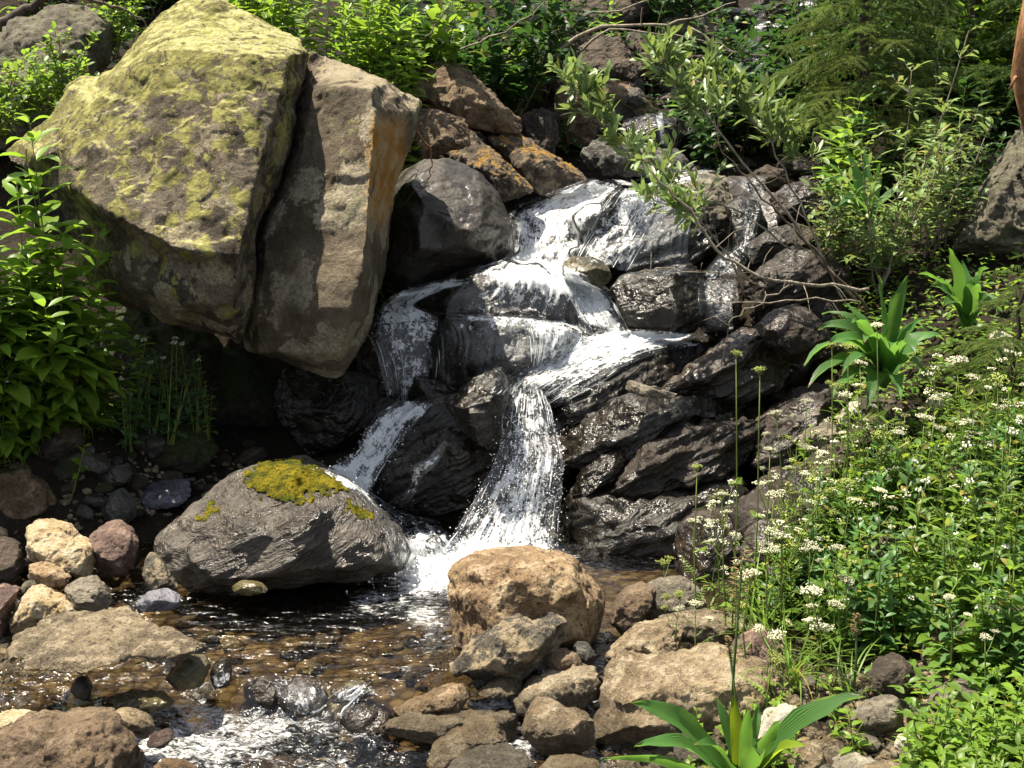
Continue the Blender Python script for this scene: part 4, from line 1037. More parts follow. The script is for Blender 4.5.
# ================================================================== falling water
DROPS = MB()
def cascade(name, label, rows, mat='fall', off=0.03, rip_amp=0.010, slack=0.45, drops=0, free=False, strands=0):
    """a sheet of water over the rocks: rows of (left x, y, right x, y, distance, whiteness) going downstream"""
    rows = [np.array(r, float) for r in rows]
    L = sum(np.linalg.norm((rows[i + 1][:2] + rows[i + 1][2:4] - rows[i][:2] - rows[i][2:4]) / 2) for i in range(len(rows) - 1))
    wmax = max(np.linalg.norm(r[2:4] - r[:2]) for r in rows)
    nv = max(14, int(L / 1.6)); nu = max(6, int(wmax / 1.8))
    m = len(rows)
    s = np.linspace(0, m - 1, nv)
    A = np.array(rows)
    def cr(x):
        i = int(min(math.floor(x), m - 2)); f = x - i
        p0, p1, p2, p3 = A[max(i - 1, 0)], A[i], A[i + 1], A[min(i + 2, m - 1)]
        return 0.5 * ((2 * p1) + (p2 - p0) * f + (2 * p0 - 5 * p1 + 4 * p2 - p3) * f * f + (3 * p1 - p0 - 3 * p2 + p3) * f ** 3)
    C = np.array([cr(x) for x in s])
    u = np.linspace(0, 1, nu)
    # ragged edges
    hs_ = sum(ord(ch) * (i_ + 3) for i_, ch in enumerate(name))
    eg = np.array([fbm(np.array([[k * 0.035, 3.3, hs_ % 97]]), 2)[0] for k in range(nv)]) * 0.06
    eg2 = np.array([fbm(np.array([[k * 0.035, 8.3, hs_ % 89]]), 2)[0] for k in range(nv)]) * 0.06
    PX = np.zeros((nv, nu)); PY = np.zeros((nv, nu)); YD = np.zeros((nv, nu)); FO = np.zeros((nv, nu)); HIT = np.full((nv, nu), np.nan)
    for i in range(nv):
        uu = u * (1 + eg[i] + eg2[i]) - eg[i]
        PX[i] = C[i, 0] + (C[i, 2] - C[i, 0]) * uu
        PY[i] = C[i, 1] + (C[i, 3] - C[i, 1]) * uu
        YD[i] = C[i, 4]
        FO[i] = C[i, 5]
        for j in range(nu):
            loc, nor, ob = cast(PX[i, j], PY[i, j])
            if loc is not None and abs(loc.y - YD[i, j]) < slack:
                HIT[i, j] = loc.y
    D = np.where(np.isnan(HIT), YD, HIT) - off
    if free: D = np.minimum(D, YD)
    lim = np.where(np.isnan(HIT), 99, HIT - 0.012)
    for _ in range(10):
        Dp = np.pad(D, 1, mode='edge')
        D = (Dp[:-2, 1:-1] + Dp[2:, 1:-1] + Dp[1:-1, :-2] + Dp[1:-1, 2:] + 2 * D) / 6
        D = np.minimum(D, lim)
    for _ in range(2):
        Dp = np.pad(D, 1, mode='edge')
        D = (Dp[:-2, 1:-1] + Dp[2:, 1:-1] + Dp[1:-1, :-2] + Dp[1:-1, 2:] + 2 * D) / 6
    V = np.arange(nv)[:, None] * np.ones((1, nu)); U = np.ones((nv, 1)) * np.arange(nu)[None]
    nz = fbm(np.stack([U.ravel() * 0.30, V.ravel() * 0.028, np.full(V.size, hs_ % 53)], 1), 4, 0.6).reshape(nv, nu)
    D = D - np.maximum(nz, -0.6) * rip_amp
    vs = []
    for i in range(nv):
        for j in range(nu):
            vs.append(tuple(W(PX[i, j], PY[i, j], D[i, j])))
    ix = np.arange(nv * nu).reshape(nv, nu)
    q = np.stack([ix[:-1, :-1], ix[1:, :-1], ix[1:, 1:], ix[:-1, 1:]], -1).reshape(-1, 4)
    rs_ = random.Random(len(rows) * 7 + int(rows[0][0]))
    ex_v, ex_q, ex_f, ex_uv = [], [], [], []
    nb0 = len(vs)
    for _ in range(int(strands * 1.1)):
        uj = rs_.uniform(0.3, nu - 1.3); v0 = rs_.uniform(-.05, .97); v1 = v0 + rs_.uniform(5, 20) / nv
        i0, i1 = int(max(0, v0) * (nv - 1)), int(min(1, v1) * (nv - 1))
        if i1 - i0 < 4: continue
        rad = rs_.choice((.0009, .0012, .0016, .0024)); outw = rs_.uniform(.0, .03); drift = rs_.uniform(-.03, .03)
        fo_ = rs_.uniform(.62, 1.15); uo = rs_.uniform(0, 40); ph = rs_.uniform(0, 6)
        ids = list(range(i0, i1 + 1, 2)); m_ = len(ids)
        for n_, i in enumerate(ids):
            uu = min(max(uj + drift * (i - i0) + .12 * math.sin(i * .21 + ph), 0), nu - 1.001)
            j = int(uu); f_ = uu - j
            p = (1 - f_) * np.array(W(PX[i, j], PY[i, j], D[i, j] - outw)) + f_ * np.array(W(PX[i, j + 1], PY[i, j + 1], D[i, j + 1] - outw))
            r_ = rad * (math.sin(math.pi * (n_ + .4) / (m_ - .2)) ** .5) * rs_.uniform(.5, 1.4)
            b_ = nb0 + len(ex_v)
            for k in range(4):
                a_ = k * math.pi / 2
                ex_v.append(tuple(p + np.array((math.cos(a_) * r_, math.sin(a_) * r_, 0.25 * r_ * math.sin(a_)))))
                ex_f.append(fo_); ex_uv.append((uj + uo + k * .3, i))
            if n_:
                for k in range(4):
                    ex_q.append((b_ - 4 + k, b_ - 4 + (k + 1) % 4, b_ + (k + 1) % 4, b_ + k))
    vs = np.array(vs + ex_v)
    org = vs.mean(0)
    if ex_q: q = np.concatenate([q, np.array(ex_q)])
    me = np_mesh(name, vs - org, q)
    edge = np.minimum(u, 1 - u)[None, :] / 0.22
    rag = fbm(np.stack([U.ravel() * 0.12, V.ravel() * 0.10, np.full(V.size, hs_ % 31 + .5)], 1), 3, 0.6).reshape(nv, nu)
    ends = np.minimum(V / (nv - 1) / 0.10, (1 - V / (nv - 1)) / 0.10)
    FO = FO - 0.75 * np.clip(1 - edge + .6 * rag, 0, 1) - 0.6 * np.clip(1 - ends + .5 * rag, 0, 1) * (np.where(V / (nv - 1) > .5, 0.0, 1.0) if free else 1.0)
    a = me.attributes.new('foam', 'FLOAT', 'POINT')
    a.data.foreach_set('value', np.concatenate([FO.ravel(), np.array(ex_f)]).astype(np.float32))
    uvl = me.uv_layers.new(name='UVMap')
    li = np.empty(len(me.loops), np.int32); me.loops.foreach_get('vertex_index', li)
    UV = np.stack([U.ravel() * 0.006, V.ravel() * 0.0055], 1)
    if ex_uv: UV = np.concatenate([UV, np.array(ex_uv) * np.array([0.006, 0.0055])])
    UV = UV[li] * 2.2
    uvl.data.foreach_set('uv', UV.astype(np.float32).ravel())
    o = link(name, me, M[mat], loc=Vector(org))
    tag(o, label, 'cascade', kind='structure')
    rr = random.Random(hs_ % 1000)
    for _ in range(drops):
        i = rr.randrange(nv // 4, nv); j = rr.randrange(nu)
        p = Vector(vs[i * nu + j]) + Vector((rr.gauss(0, .018), -abs(rr.gauss(0, .045)), rr.gauss(0, .02)))
        DROPS.blob(p, rr.choice((.0008, .001, .0013, .0018, .0026)))
    return o
cascade('upper_cascade', 'broad white upper cascade', [(590, 178, 622, 186, 7.3, .85), (550, 193, 612, 198, 7.15, .85), (514, 210, 602, 218, 7.0, .8), (508, 238, 588, 246, 6.85, .7), (503, 264, 578, 270, 6.7, .9)], drops=120, strands=50)
cascade('upper_side_fall', 'bluish right strand of the upper falls', [(618, 188, 668, 190, 6.75, .8), (606, 205, 664, 210, 6.6, .6), (590, 232, 650, 240, 6.5, .5), (573, 258, 628, 272, 6.45, .75)], drops=60, strands=30)
cascade('upper_side_trickle', 'thin strand right of the upper falls', [(652, 192, 690, 200, 6.6, .5), (640, 225, 690, 232, 6.5, .22), (622, 272, 690, 276, 6.4, .2)], 'fall_thin')
cascade('dome_sheet', 'sheet of water spreading over the black dome', [(505, 256, 582, 262, 6.6, 1.1), (478, 270, 592, 280, 6.35, 1.1), (468, 281, 592, 294, 6.1, .72), (448, 300, 588, 312, 5.95, .30), (445, 318, 588, 330, 5.85, .25)], drops=60)
cascade('shoulder_sheet', 'bright shoulder of the stream', [(535, 258, 604, 290, 6.4, 1.1), (552, 276, 612, 302, 6.1, 1.0), (566, 296, 624, 320, 5.95, .85), (580, 322, 632, 338, 5.8, .75)], drops=60, strands=40)
cascade('left_cascade', 'white left-hand cascade', [(470, 276, 468, 286, 6.2, .9), (432, 282, 440, 292, 6.0, .9), (400, 290, 414, 306, 5.9, .8), (376, 308, 438, 318, 5.75, .72), (370, 330, 442, 336, 5.65, .55), (378, 362, 441, 366, 5.6, .48), (388, 404, 434, 408, 5.5, .7)], drops=120, strands=40)
cascade('middle_ledge_sheet', 'thin water over the middle ledge', [(436, 312, 594, 322, 5.85, .8), (436, 320, 590, 330, 5.7, .62), (438, 342, 586, 348, 5.6, .16), (440, 392, 545, 386, 5.5, .14)], 'fall_thin', drops=60)
cascade('middle_spill', 'white spill at the end of the middle ledge', [(522, 318, 590, 324, 5.75, .8), (528, 338, 590, 342, 5.6, .68), (530, 366, 566, 366, 5.5, .42)], drops=40, strands=20)
cascade('bright_ledge_sheet', 'sunlit sheet crossing the big black ledge', [(598, 326, 712, 335, 5.75, 1.0), (572, 338, 690, 346, 5.6, .92), (540, 356, 645, 358, 5.45, .76), (505, 374, 604, 382, 5.3, .58), (486, 392, 556, 408, 5.2, .48)], drops=120, strands=50)
cascade('main_fall', 'main lower fall spreading to the pool', [(512, 386, 545, 390, 5.2, .5), (504, 410, 554, 418, 5.1, .56), (496, 450, 560, 455, 5.0, .60), (474, 498, 562, 500, 4.9, .64), (450, 535, 558, 540, 4.78, .72), (438, 566, 562, 568, 4.65, .85)], rip_amp=.014, drops=2200, free=True, strands=65)
cascade('left_lower_fall', 'left lower fall turning white', [(398, 400, 432, 404, 5.45, .95), (372, 420, 414, 426, 5.3, .75), (358, 446, 394, 452, 5.2, .72), (338, 462, 376, 482, 5.1, .9), (322, 470, 368, 502, 5.0, 1.0)], drops=600, free=True, strands=25)
cascade('rock_thread', 'short thread of water on the wedge rock', [(444, 440, 448, 444, 5.0, .6), (428, 458, 438, 462, 4.95, .75), (412, 468, 424, 476, 4.9, .8), (408, 486, 416, 492, 4.85, .5), (398, 506, 404, 510, 4.8, .3)], 'fall_thin', drops=10)
cascade('foot_rapids', 'rapids running behind the moss-capped boulder', [(332, 470, 376, 494, 5.0, .75), (362, 500, 404, 512, 4.9, .5), (384, 530, 452, 528, 4.75, .48), (392, 566, 470, 566, 4.55, .85)], rip_amp=.03, drops=120)
cascade('side_trickle', 'small side fall between the right-hand ledges', [(738, 178, 766, 180, 6.9, .55), (744, 204, 762, 206, 6.7, .35), (734, 236, 754, 242, 6.4, .5), (714, 258, 744, 266, 6.2, .62), (700, 284, 734, 290, 6.0, .5), (702, 332, 734, 334, 5.8, .32)], 'fall_thin', drops=20)
cascade('upper_stream', 'bright upper stream descending from the top of the picture', [(775, -8, 830, -4, 12.5, .5), (750, 20, 812, 26, 11.5, .62), (722, 48, 778, 54, 10.6, .5), (686, 72, 730, 82, 10.0, .3)], 'fall_thin', slack=2.5, off=.05)
cascade('head_flow', 'shallow bright flow feeding the falls', [(712, 152, 756, 154, 8.4, .45), (692, 165, 738, 168, 8.0, .6), (640, 176, 700, 180, 7.6, .7), (602, 180, 650, 192, 7.1, .8)], 'fall_thin', slack=1.0)
cascade('thin_trickle', 'thin white trickle on the black rock behind', [(654, 112, 664, 112, 8.6, .8), (657, 128, 665, 130, 8.5, .75), (660, 146, 668, 146, 8.4, .6)], slack=.8)
cascade('lip_chute', 'bluish chute of water at the stone lip', [(345, 686, 382, 680, 3.56, .45), (325, 700, 362, 696, 3.48, .72), (306, 718, 338, 722, 3.40, .9), (296, 734, 330, 740, 3.34, .85)], drops=60, strands=16)
cascade('stone_chute', 'glassy water wrapping the lip stone', [(274, 674, 322, 680, 3.5, .25), (276, 692, 328, 696, 3.44, .52), (280, 716, 330, 720, 3.40, .7)], 'fall_thin', drops=40)
cascade('slab_chute', 'small white chute beside the slab prop', [(214, 672, 238, 672, 3.62, .5), (200, 684, 226, 688, 3.55, .7), (188, 696, 216, 700, 3.48, .8)], drops=40)
rr = random.Random(4)
for _ in range(500):
    px, py = rr.gauss(430, 36), rr.gauss(572, 14)
    p = Wz(px, py, 0.0)
    p.z += abs(rr.gauss(0, .03))
    DROPS.blob(p, rr.choice((.002, .003, .004, .006)))
spray = DROPS.build('spray', M['drops'])
tag(spray, 'drops of white spray thrown off the falls', 'spray', kind='stuff')

# ================================================================== moss growing on a rock
def moss_on(ob, outline, thick, mat, name, step=1.5, seed=3):
    """a cushion of moss over the part of a rock seen inside this outline, thick in the middle and feathering out"""
    xs = np.arange(min(p[0] for p in outline), max(p[0] for p in outline), step)
    ys = np.arange(min(p[1] for p in outline), max(p[1] for p in outline), step)
    pl = [Vector((p[0], p[1])) for p in outline]
    def dist(x, y):
        q = Vector((x, y)); best = 1e9
        for i in range(len(pl)):
            a, b = pl[i - 1], pl[i]
            t = max(0, min(1, (q - a).dot(b - a) / (b - a).length_squared))
            best = min(best, (q - a - (b - a) * t).length)
        return best
    ids, V, fs = {}, [], []
    def inpoly(x, y):
        c = False
        for i in range(len(pl)):
            if (pl[i].y > y) != (pl[i - 1].y > y) and x < (pl[i - 1].x - pl[i].x) * (y - pl[i].y) / (pl[i - 1].y - pl[i].y) + pl[i].x: c = not c
        return c
    for j, y in enumerate(ys):
        for i, x in enumerate(xs):
            n1 = fbm(np.array([[x * .12, y * .12, seed]]), 4, .65)[0]
            d = dist(x, y) * (1 if inpoly(x, y) else -1) + 10 * n1
            if d < -1: continue
            loc, nor, o2 = cast(x, y)
            if o2 is None or o2.name != ob.name: continue
            h = thick * min(1, max(0, d + 1) / 9) ** .5
            n2 = fbm(np.array([[x * .35, y * .35, seed + 4.]]), 3, .7)[0]
            p = loc + nor * (h * (1 + .55 * n2) - .002 * (d < 0)) - ob.location
            ids[(i, j)] = len(V); V.append(tuple(p))
    for (i, j) in list(ids):
        q = [(i, j), (i, j + 1), (i + 1, j + 1), (i + 1, j)]
        if all(k in ids for k in q): fs.append(tuple(ids[k] for k in q))
    me = bpy.data.meshes.new(name)
    me.from_pydata(V, [], fs)
    smooth(me)
    return link(name, me, M[mat], ob)
moss_on(mb, [(243, 472), (262, 462), (285, 459), (305, 460), (325, 468), (342, 480), (350, 490), (335, 494), (315, 496), (300, 506), (278, 502), (258, 494), (246, 484)], .008, 'moss', 'moss_cap')

moss_on(mb, [(196, 512), (214, 500), (226, 504), (212, 518), (198, 522)], .003, 'moss', 'moss_cap', seed=8)
moss_on(mb, [(346, 498), (362, 504), (374, 520), (360, 520), (346, 510)], .003, 'moss', 'moss_cap', seed=9)

# ================================================================== plants
def make_herb(seed, h, nodes, ll, lw, mat, stem='stem', per=2, start=0.15, name='leafy_herb', top_small=0.5, droop=0.7, flowers=0, lean=0.12, branch=0):
    rs = random.Random(seed)
    root = empty(name, (0, 0, 0))
    st, fo, fl = MB(), MB(), MB()
    def shoot(base, d, hh, nn, l0):
        pts = [Vector(base)]
        a = rs.uniform(0, 6.28)
        k = Vector((math.cos(a), math.sin(a), 0)) * rs.uniform(0.3, 1) * lean
        d = Vector(d)
        for i in range(6):
            d = (d + k * 0.35).normalized()
            pts.append(pts[-1] + d * hh / 6)
        st.tube(pts, 0.0035 * (hh / 0.4) ** 0.5, 0.0012, 5)
        th = rs.uniform(0, 6.28)
        for i in range(nn):
            t = start + (1 - start) * (i + rs.uniform(-.2, .2)) / max(1, nn - 1)
            t = min(max(t, 0.02), 1)
            f = t * 6; j = min(int(f), 5)
            p = pts[j].lerp(pts[j + 1], f - j)
            sz = l0 * (1 - (1 - top_small) * t ** 2) * rs.uniform(.75, 1.15) * (0.7 + 0.3 * min(1, t * 4))
            th += 1.57 + rs.uniform(-.3, .3)
            for q in range(per):
                an = th + 2 * math.pi * q / per + rs.uniform(-.35, .35)
                el = rs.uniform(0.05, 0.55) + 0.5 * t ** 3
                dd = Vector((math.cos(an) * math.cos(el), math.sin(an) * math.cos(el), math.sin(el)))
                b = p + dd * sz * 0.16
                st.tube([p, b], 0.0011, 0.0008, 3, False)
                fo.leaf(b, dd, (rs.uniform(-.3, .3), rs.uniform(-.3, .3), 1), sz, sz * lw * rs.uniform(.85, 1.15), droop * rs.uniform(.4, 1.3), 0.3, 5, 0.38, rs.uniform(-.4, .4))
        return pts[-1]
    tip = shoot((0, 0, 0), (0, 0, 1), h, nodes, ll)
    tips = [tip]
    for b in range(branch):
        a = rs.uniform(0, 6.28)
        tips.append(shoot((rs.uniform(-.03, .03), rs.uniform(-.03, .03), 0), (math.cos(a) * .4, math.sin(a) * .4, 1), h * rs.uniform(.5, .85), max(3, int(nodes * .7)), ll))
    for tp in tips[:flowers]:
        for _ in range(9):
            fl.blob(tp + Vector((rs.gauss(0, .009), rs.gauss(0, .009), rs.gauss(0.004, .005))), rs.uniform(.003, .0048))
    st.build('stem', M[stem], root)
    fo.build('foliage', M[mat], root)
    if flowers: fl.build('blossom', M['white_petal'], root)
    return root

def place_set(protos, spots, labels, group, cat='plant', smin=.8, smax=1.2, rs=None):
    """the first use of every prototype moves it, later uses copy it"""
    rs = rs or random.Random(1)
    used = set()
    for k, p in enumerate(spots):
        if p is None: continue
        i = rs.randrange(len(protos))
        o = protos[i] if i not in used else copy_tree(protos[i])
        used.add(i)
        o.location = p
        s = rs.uniform(smin, smax)
        o.scale = (s, s, s * rs.uniform(.9, 1.1))
        o.rotation_euler = (rs.gauss(0, .07), rs.gauss(0, .07), rs.uniform(0, 6.28))
        tag(o, labels[i % len(labels)] if isinstance(labels, list) else labels, cat, group)
    for i, p in enumerate(protos):
        if i not in used:
            for ch in list(p.children): bpy.data.objects.remove(ch)
            bpy.data.objects.remove(p)

def inside(poly, x, y):
    c = False
    for i in range(len(poly)):
        (x1, y1), (x2, y2) = poly[i], poly[i - 1]
        if (y1 > y) != (y2 > y) and x < (x2 - x1) * (y - y1) / (y2 - y1) + x1: c = not c
    return c
def scatter(poly, n, rs, minpx=8):
    xs = [p[0] for p in poly]; ys = [p[1] for p in poly]
    out = []
    tries = 0
    while len(out) < n and tries < n * 60:
        tries += 1
        x, y = rs.uniform(min(xs), max(xs)), rs.uniform(min(ys), max(ys))
        if inside(poly, x, y) and all((x - a) ** 2 + (y - b) ** 2 > minpx ** 2 for a, b in out):
            out.append((x, y))
    return out
def gpt(x, y, sink=0.01):
    p = cast_ground(x, y)
    return None if p is None else p - Vector((0, 0, sink))

rs = random.Random(5)
# ---- right bank: dense low herbs
pr = [make_herb(100 + k, rs.uniform(.20, .34), rs.choice((6, 7, 8)), rs.uniform(.055, .08), .46, ['leaf', 'leaf_blue', 'leaf_bright', 'leaf_blue', 'leaf', 'leaf'][k], per=2 + k % 2, branch=2, flowers=1 if k == 4 else 0) for k in range(6)]
bed = [(770, 610), (800, 560), (850, 520), (920, 480), (1040, 440), (1060, 700), (1000, 690), (930, 670), (860, 660), (800, 655)]
place_set(pr, [gpt(*p) for p in scatter(bed, 150, rs, 10)], 'leafy green herb growing in the dense bed of the right bank', 'leafy herbs of the right bank', rs=rs)
# taller stalks in the bed
pr = [make_herb(130 + k, rs.uniform(.38, .52), 9, .06, .34, 'leaf', per=2, start=.25, branch=1, flowers=k % 2) for k in range(3)]
place_set(pr, [gpt(*p) for p in scatter([(880, 560), (1040, 520), (1050, 660), (900, 650)], 22, rs, 16)], 'tall thin-stemmed herb rising out of the right-hand bed', 'tall thin herbs of the right bank', rs=rs)
# sunlit herbs higher on the right bank
pr = [make_herb(140 + k, rs.uniform(.14, .22), 5, .045, .5, 'leaf_bright', per=2, branch=2) for k in range(3)]
place_set(pr, [gpt(*p) for p in scatter([(800, 500), (870, 440), (950, 410), (1040, 400), (1040, 470), (900, 500), (820, 560)], 46, rs, 11)], 'small pale green herb on the slope above the right-hand bed', 'pale herbs of the right slope', rs=rs)
# bottom right, near
pr = [make_herb(150 + k, rs.uniform(.16, .24), 6, .06, .42, ['leaf_bright', 'leaf'][k % 2], per=2, branch=3) for k in range(3)]
place_set(pr, [gpt(*p) for p in scatter([(905, 790), (925, 745), (1000, 715), (1060, 700), (1060, 830), (940, 830)], 26, rs, 15)], 'bushy green herb in the bottom right corner', 'bushy herbs of the bottom right corner', rs=rs)
pr = [make_herb(155 + k, .12, 5, .045, .5, 'leaf_bright', per=2, branch=2) for k in range(2)]
place_set(pr, [gpt(*p) for p in scatter([(640, 790), (700, 735), (820, 700), (860, 760), (780, 800)], 14, rs, 14)], 'small leafy seedling among the stones by the corn lily', 'seedlings by the corn lily', rs=rs)

# ---- left bank: tall broad-leaved herbs
pr = [make_herb(200 + k, rs.uniform(.85, 1.1), 15, rs.uniform(.17, .22), .40, ['leaf_bright', 'leaf_bright', 'leaf'][k % 3], per=3, start=.12, branch=1, droop=.9, name='broad_leaved_herb') for k in range(4)]
spots = [(-30, 450), (-5, 440), (14, 446), (30, 432), (46, 440), (60, 428), (78, 432), (20, 425), (-20, 420), (92, 438), (5, 455), (40, 418), (-15, 430), (25, 440), (52, 445), (68, 436), (36, 450), (84, 445), (100, 430), (10, 418), (-10, 460), (62, 415), (45, 455), (75, 420), (22, 462)]
place_set(pr, [gpt(*p) for p in spots], 'tall broad-leaved herb on the left bank beside the boulder', 'broad-leaved herbs of the left bank', smin=.62, smax=1.1, rs=rs)
pr = [make_herb(210 + k, .38, 8, .08, .46, 'leaf_bright', per=2, branch=1, flowers=1) for k in range(2)]
place_set(pr, [gpt(*p) for p in [(-10, 478), (6, 470), (-25, 492), (14, 462)]], 'lighter green herb low at the left edge', 'lighter herbs at the left edge', rs=rs)
pr = [make_herb(220 + k, .42, 8, .06, .6, ['leaf_blue', 'leaf_bright'][k], per=2, branch=3, flowers=1) for k in range(2)]
place_set(pr, [stone_hit(*p) for p in [(136, 440), (158, 434), (176, 430), (194, 432), (150, 446), (126, 452), (210, 440), (168, 444), (140, 430)]], 'small-leaved herb in the shade below the boulder', 'small herbs below the boulder', rs=rs)
o = make_herb(230, .26, 5, .06, .5, 'leaf_bright', per=2, start=.5)
o.location = gpt(70, 500); o.rotation_euler = (0, .35, 0)
tag(o, 'single leaning sprig with pale leaves above the left stones', 'plant')

# ---- behind the boulder: bright herbs
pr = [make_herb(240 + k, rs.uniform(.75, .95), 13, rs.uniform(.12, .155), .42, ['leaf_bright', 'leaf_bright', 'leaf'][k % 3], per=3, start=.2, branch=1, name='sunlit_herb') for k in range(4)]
def wpt(x, Y): 
    a = (x - 512) / F
    return Vector((a * Y * 1.0, Y, float(ground_z(a * Y, Y)[0]) - .02))
spots = [wpt(rs.uniform(225, 415), rs.uniform(6.4, 7.6)) for _ in range(64)]
place_set(pr, spots, 'bright sunlit leafy herb growing behind the split boulder', 'sunlit herbs behind the boulder', smin=.75, smax=1.15, rs=rs)
# ---- dark broad-leaved shrub beyond
def make_shrub(seed, h, spread, nst, ll, lw, mat, bark='twig_dark', name='leafy_shrub', dens=14, side=.25):
    rr = random.Random(seed)
    root = empty(name, (0, 0, 0))
    br, fo = MB(), MB()
    for s in range(nst):
        a = rr.uniform(0, 6.28)
        d = Vector((math.cos(a) * spread, math.sin(a) * spread, 1)).normalized()
        hh = h * rr.uniform(.6, 1.05)
        pts = [Vector((rr.gauss(0, .03), rr.gauss(0, .03), 0))]
        for i in range(8):
            d = (d + Vector((rr.gauss(0, .10), rr.gauss(0, .10), .05))).normalized()
            pts.append(pts[-1] + d * hh / 8)
        br.tube(pts, .007 * h ** .5, .002, 5)
        for i in range(2, 9):
            for q in range(2):
                a2 = rr.uniform(0, 6.28)
                sd = (Vector((math.cos(a2), math.sin(a2), rr.uniform(.1, .9)))).normalized()
                sl = side * rr.uniform(.5, 1.1) * (1.15 - i / 12)
                tp = [pts[i], pts[i] + sd * sl * .5, pts[i] + sd * sl + Vector((0, 0, sl * .2))]
                br.tube(tp, .0025, .001, 3, False)
                nl = max(3, int(dens * sl / side * .6))
                for m in range(nl):
                    t = (m + .6) / nl
                    p = tp[0].lerp(tp[2], t)
                    a3 = rr.uniform(0, 6.28)
                    dd = (sd * .7 + Vector((math.cos(a3), math.sin(a3), rr.uniform(-.1, .7))) * .9).normalized()
                    fo.leaf(p, dd, (rr.uniform(-.4, .4), rr.uniform(-.4, .4), 1), ll * rr.uniform(.7, 1.15), ll * lw, rr.uniform(.1, .9), .25, 4, .42)
    br.build('branch', M[bark], root)
    fo.build('foliage', M[mat], root)
    return root
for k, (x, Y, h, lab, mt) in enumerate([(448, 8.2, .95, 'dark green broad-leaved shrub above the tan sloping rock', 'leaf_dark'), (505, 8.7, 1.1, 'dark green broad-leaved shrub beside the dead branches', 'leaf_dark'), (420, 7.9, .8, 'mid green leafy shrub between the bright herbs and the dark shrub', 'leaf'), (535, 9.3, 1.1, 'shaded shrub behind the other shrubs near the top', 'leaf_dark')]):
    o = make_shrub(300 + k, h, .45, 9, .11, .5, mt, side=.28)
    o.location = wpt(x, Y)
    tag(o, lab, 'shrub')
for k, (x, y, Y, h, lab) in enumerate([(70, 120, 6.5, .45, 'small-leaved pale shrub between the corner rock and the boulder'), (25, 140, 6.3, .4, 'low shrub left of the boulder shoulder'), (118, 60, 7.4, .5, 'light leafy sprig at the top left corner'), (-10, 160, 6.0, .5, 'green shrub at the left edge above the bank herbs')]):
    o = make_shrub(320 + k, h, .5, 6, .05, .5, 'leaf' if k != 2 else 'leaf_bright', side=.16)
    p = W(x, y, Y); o.location = p
    tag(o, lab, 'shrub')

# ---- willow
def willow_branch(label, path, sprig, seed, ll=.085, r0=.010, dens=10, bare=False, name='willow_branch', mat='willow', bark='twig', side=.16):
    rr = random.Random(seed)
    P = [W(*p) for p in path]
    # resample
    pts = []
    for i in range(len(P) - 1):
        for k in range(4):
            t = k / 4
            p0, p1, p2, p3 = P[max(i - 1, 0)], P[i], P[i + 1], P[min(i + 2, len(P) - 1)]
            pts.append(0.5 * ((2 * p1) + (p2 - p0) * t + (2 * p0 - 5 * p1 + 4 * p2 - p3) * t * t + (3 * p1 - p0 - 3 * p2 + p3) * t ** 3))
    pts.append(P[-1])
    org = pts[0].copy()
    pts = [p - org + Vector((rr.gauss(0, .006), rr.gauss(0, .006), rr.gauss(0, .006))) for p in pts]
    root = empty(name, org)
    br, fo = MB(), MB()
    br.tube(pts, r0, r0 * .25, 6)
    n = len(pts)
    for i in range(1, n):
        t = i / (n - 1)
        if bare or t < sprig:
            if rr.random() < .35:
                a = Vector((rr.gauss(0, 1), rr.gauss(0, .6), rr.gauss(.2, 1))).normalized()
                L = rr.uniform(.05, .22)
                mid = pts[i] + a * L * .5 + Vector((0, 0, rr.gauss(0, .02)))
                br.tube([pts[i], mid, pts[i] + a * L + Vector((0, 0, -.02))], r0 * .3, .0008, 4, False)
            continue
        for q in range(3):
            ax = (pts[i] - pts[i - 1]).normalized()
            a = (ax * .6 + Vector((rr.gauss(0, .7), rr.gauss(0, .7), rr.gauss(.45, .5)))).normalized()
            L = side * rr.uniform(.5, 1.2)
            tp = pts[i] + a * L
            br.tube([pts[i], pts[i] + a * L * .5 + Vector((0, 0, -.005)), tp], .0022, .0009, 3, False)
            for m in range(dens):
                u = .2 + .8 * (m + rr.random()) / dens
                p = pts[i].lerp(tp, u)
                dd = (a * .8 + Vector((rr.gauss(0, .6), rr.gauss(0, .6), rr.gauss(.3, .5)))).normalized()
                fo.leaf(p, dd, (rr.gauss(0, .5), rr.gauss(-.3, .5), 1), ll * rr.uniform(.55, 1.1), ll * .27, rr.uniform(-.2, .5), .3, 4, .5)
    br.build('branch', M[bark], root)
    if fo.v: fo.build('foliage', M[mat], root)
    return tag(root, label, 'branch')
willow_branch('willow branch arching left over the falls with leaves at its tip', [(870, 290, 5.4), (820, 286, 5.35), (760, 276, 5.3), (715, 248, 5.3), (690, 212, 5.3), (660, 180, 5.3), (625, 150, 5.35), (590, 112, 5.4), (572, 96, 5.4)], .70, 401, r0=.009)
willow_branch('willow branch rising to the upper left with a leafy head', [(856, 300, 5.7), (815, 250, 5.65), (775, 200, 5.6), (735, 150, 5.6), (700, 110, 5.6), (672, 75, 5.6), (660, 62, 5.6)], .55, 402, r0=.008)
willow_branch('willow branch with leaves hanging in front of the upper stream', [(850, 310, 5.9), (815, 235, 5.9), (785, 170, 5.9), (755, 120, 5.9), (722, 90, 5.9), (700, 78, 5.9)], .5, 403, r0=.006)
willow_branch('low leafy willow twig over the head of the falls', [(790, 250, 5.8), (745, 215, 5.8), (705, 200, 5.8), (672, 180, 5.8), (640, 152, 5.8)], .45, 404, r0=.005, dens=5)
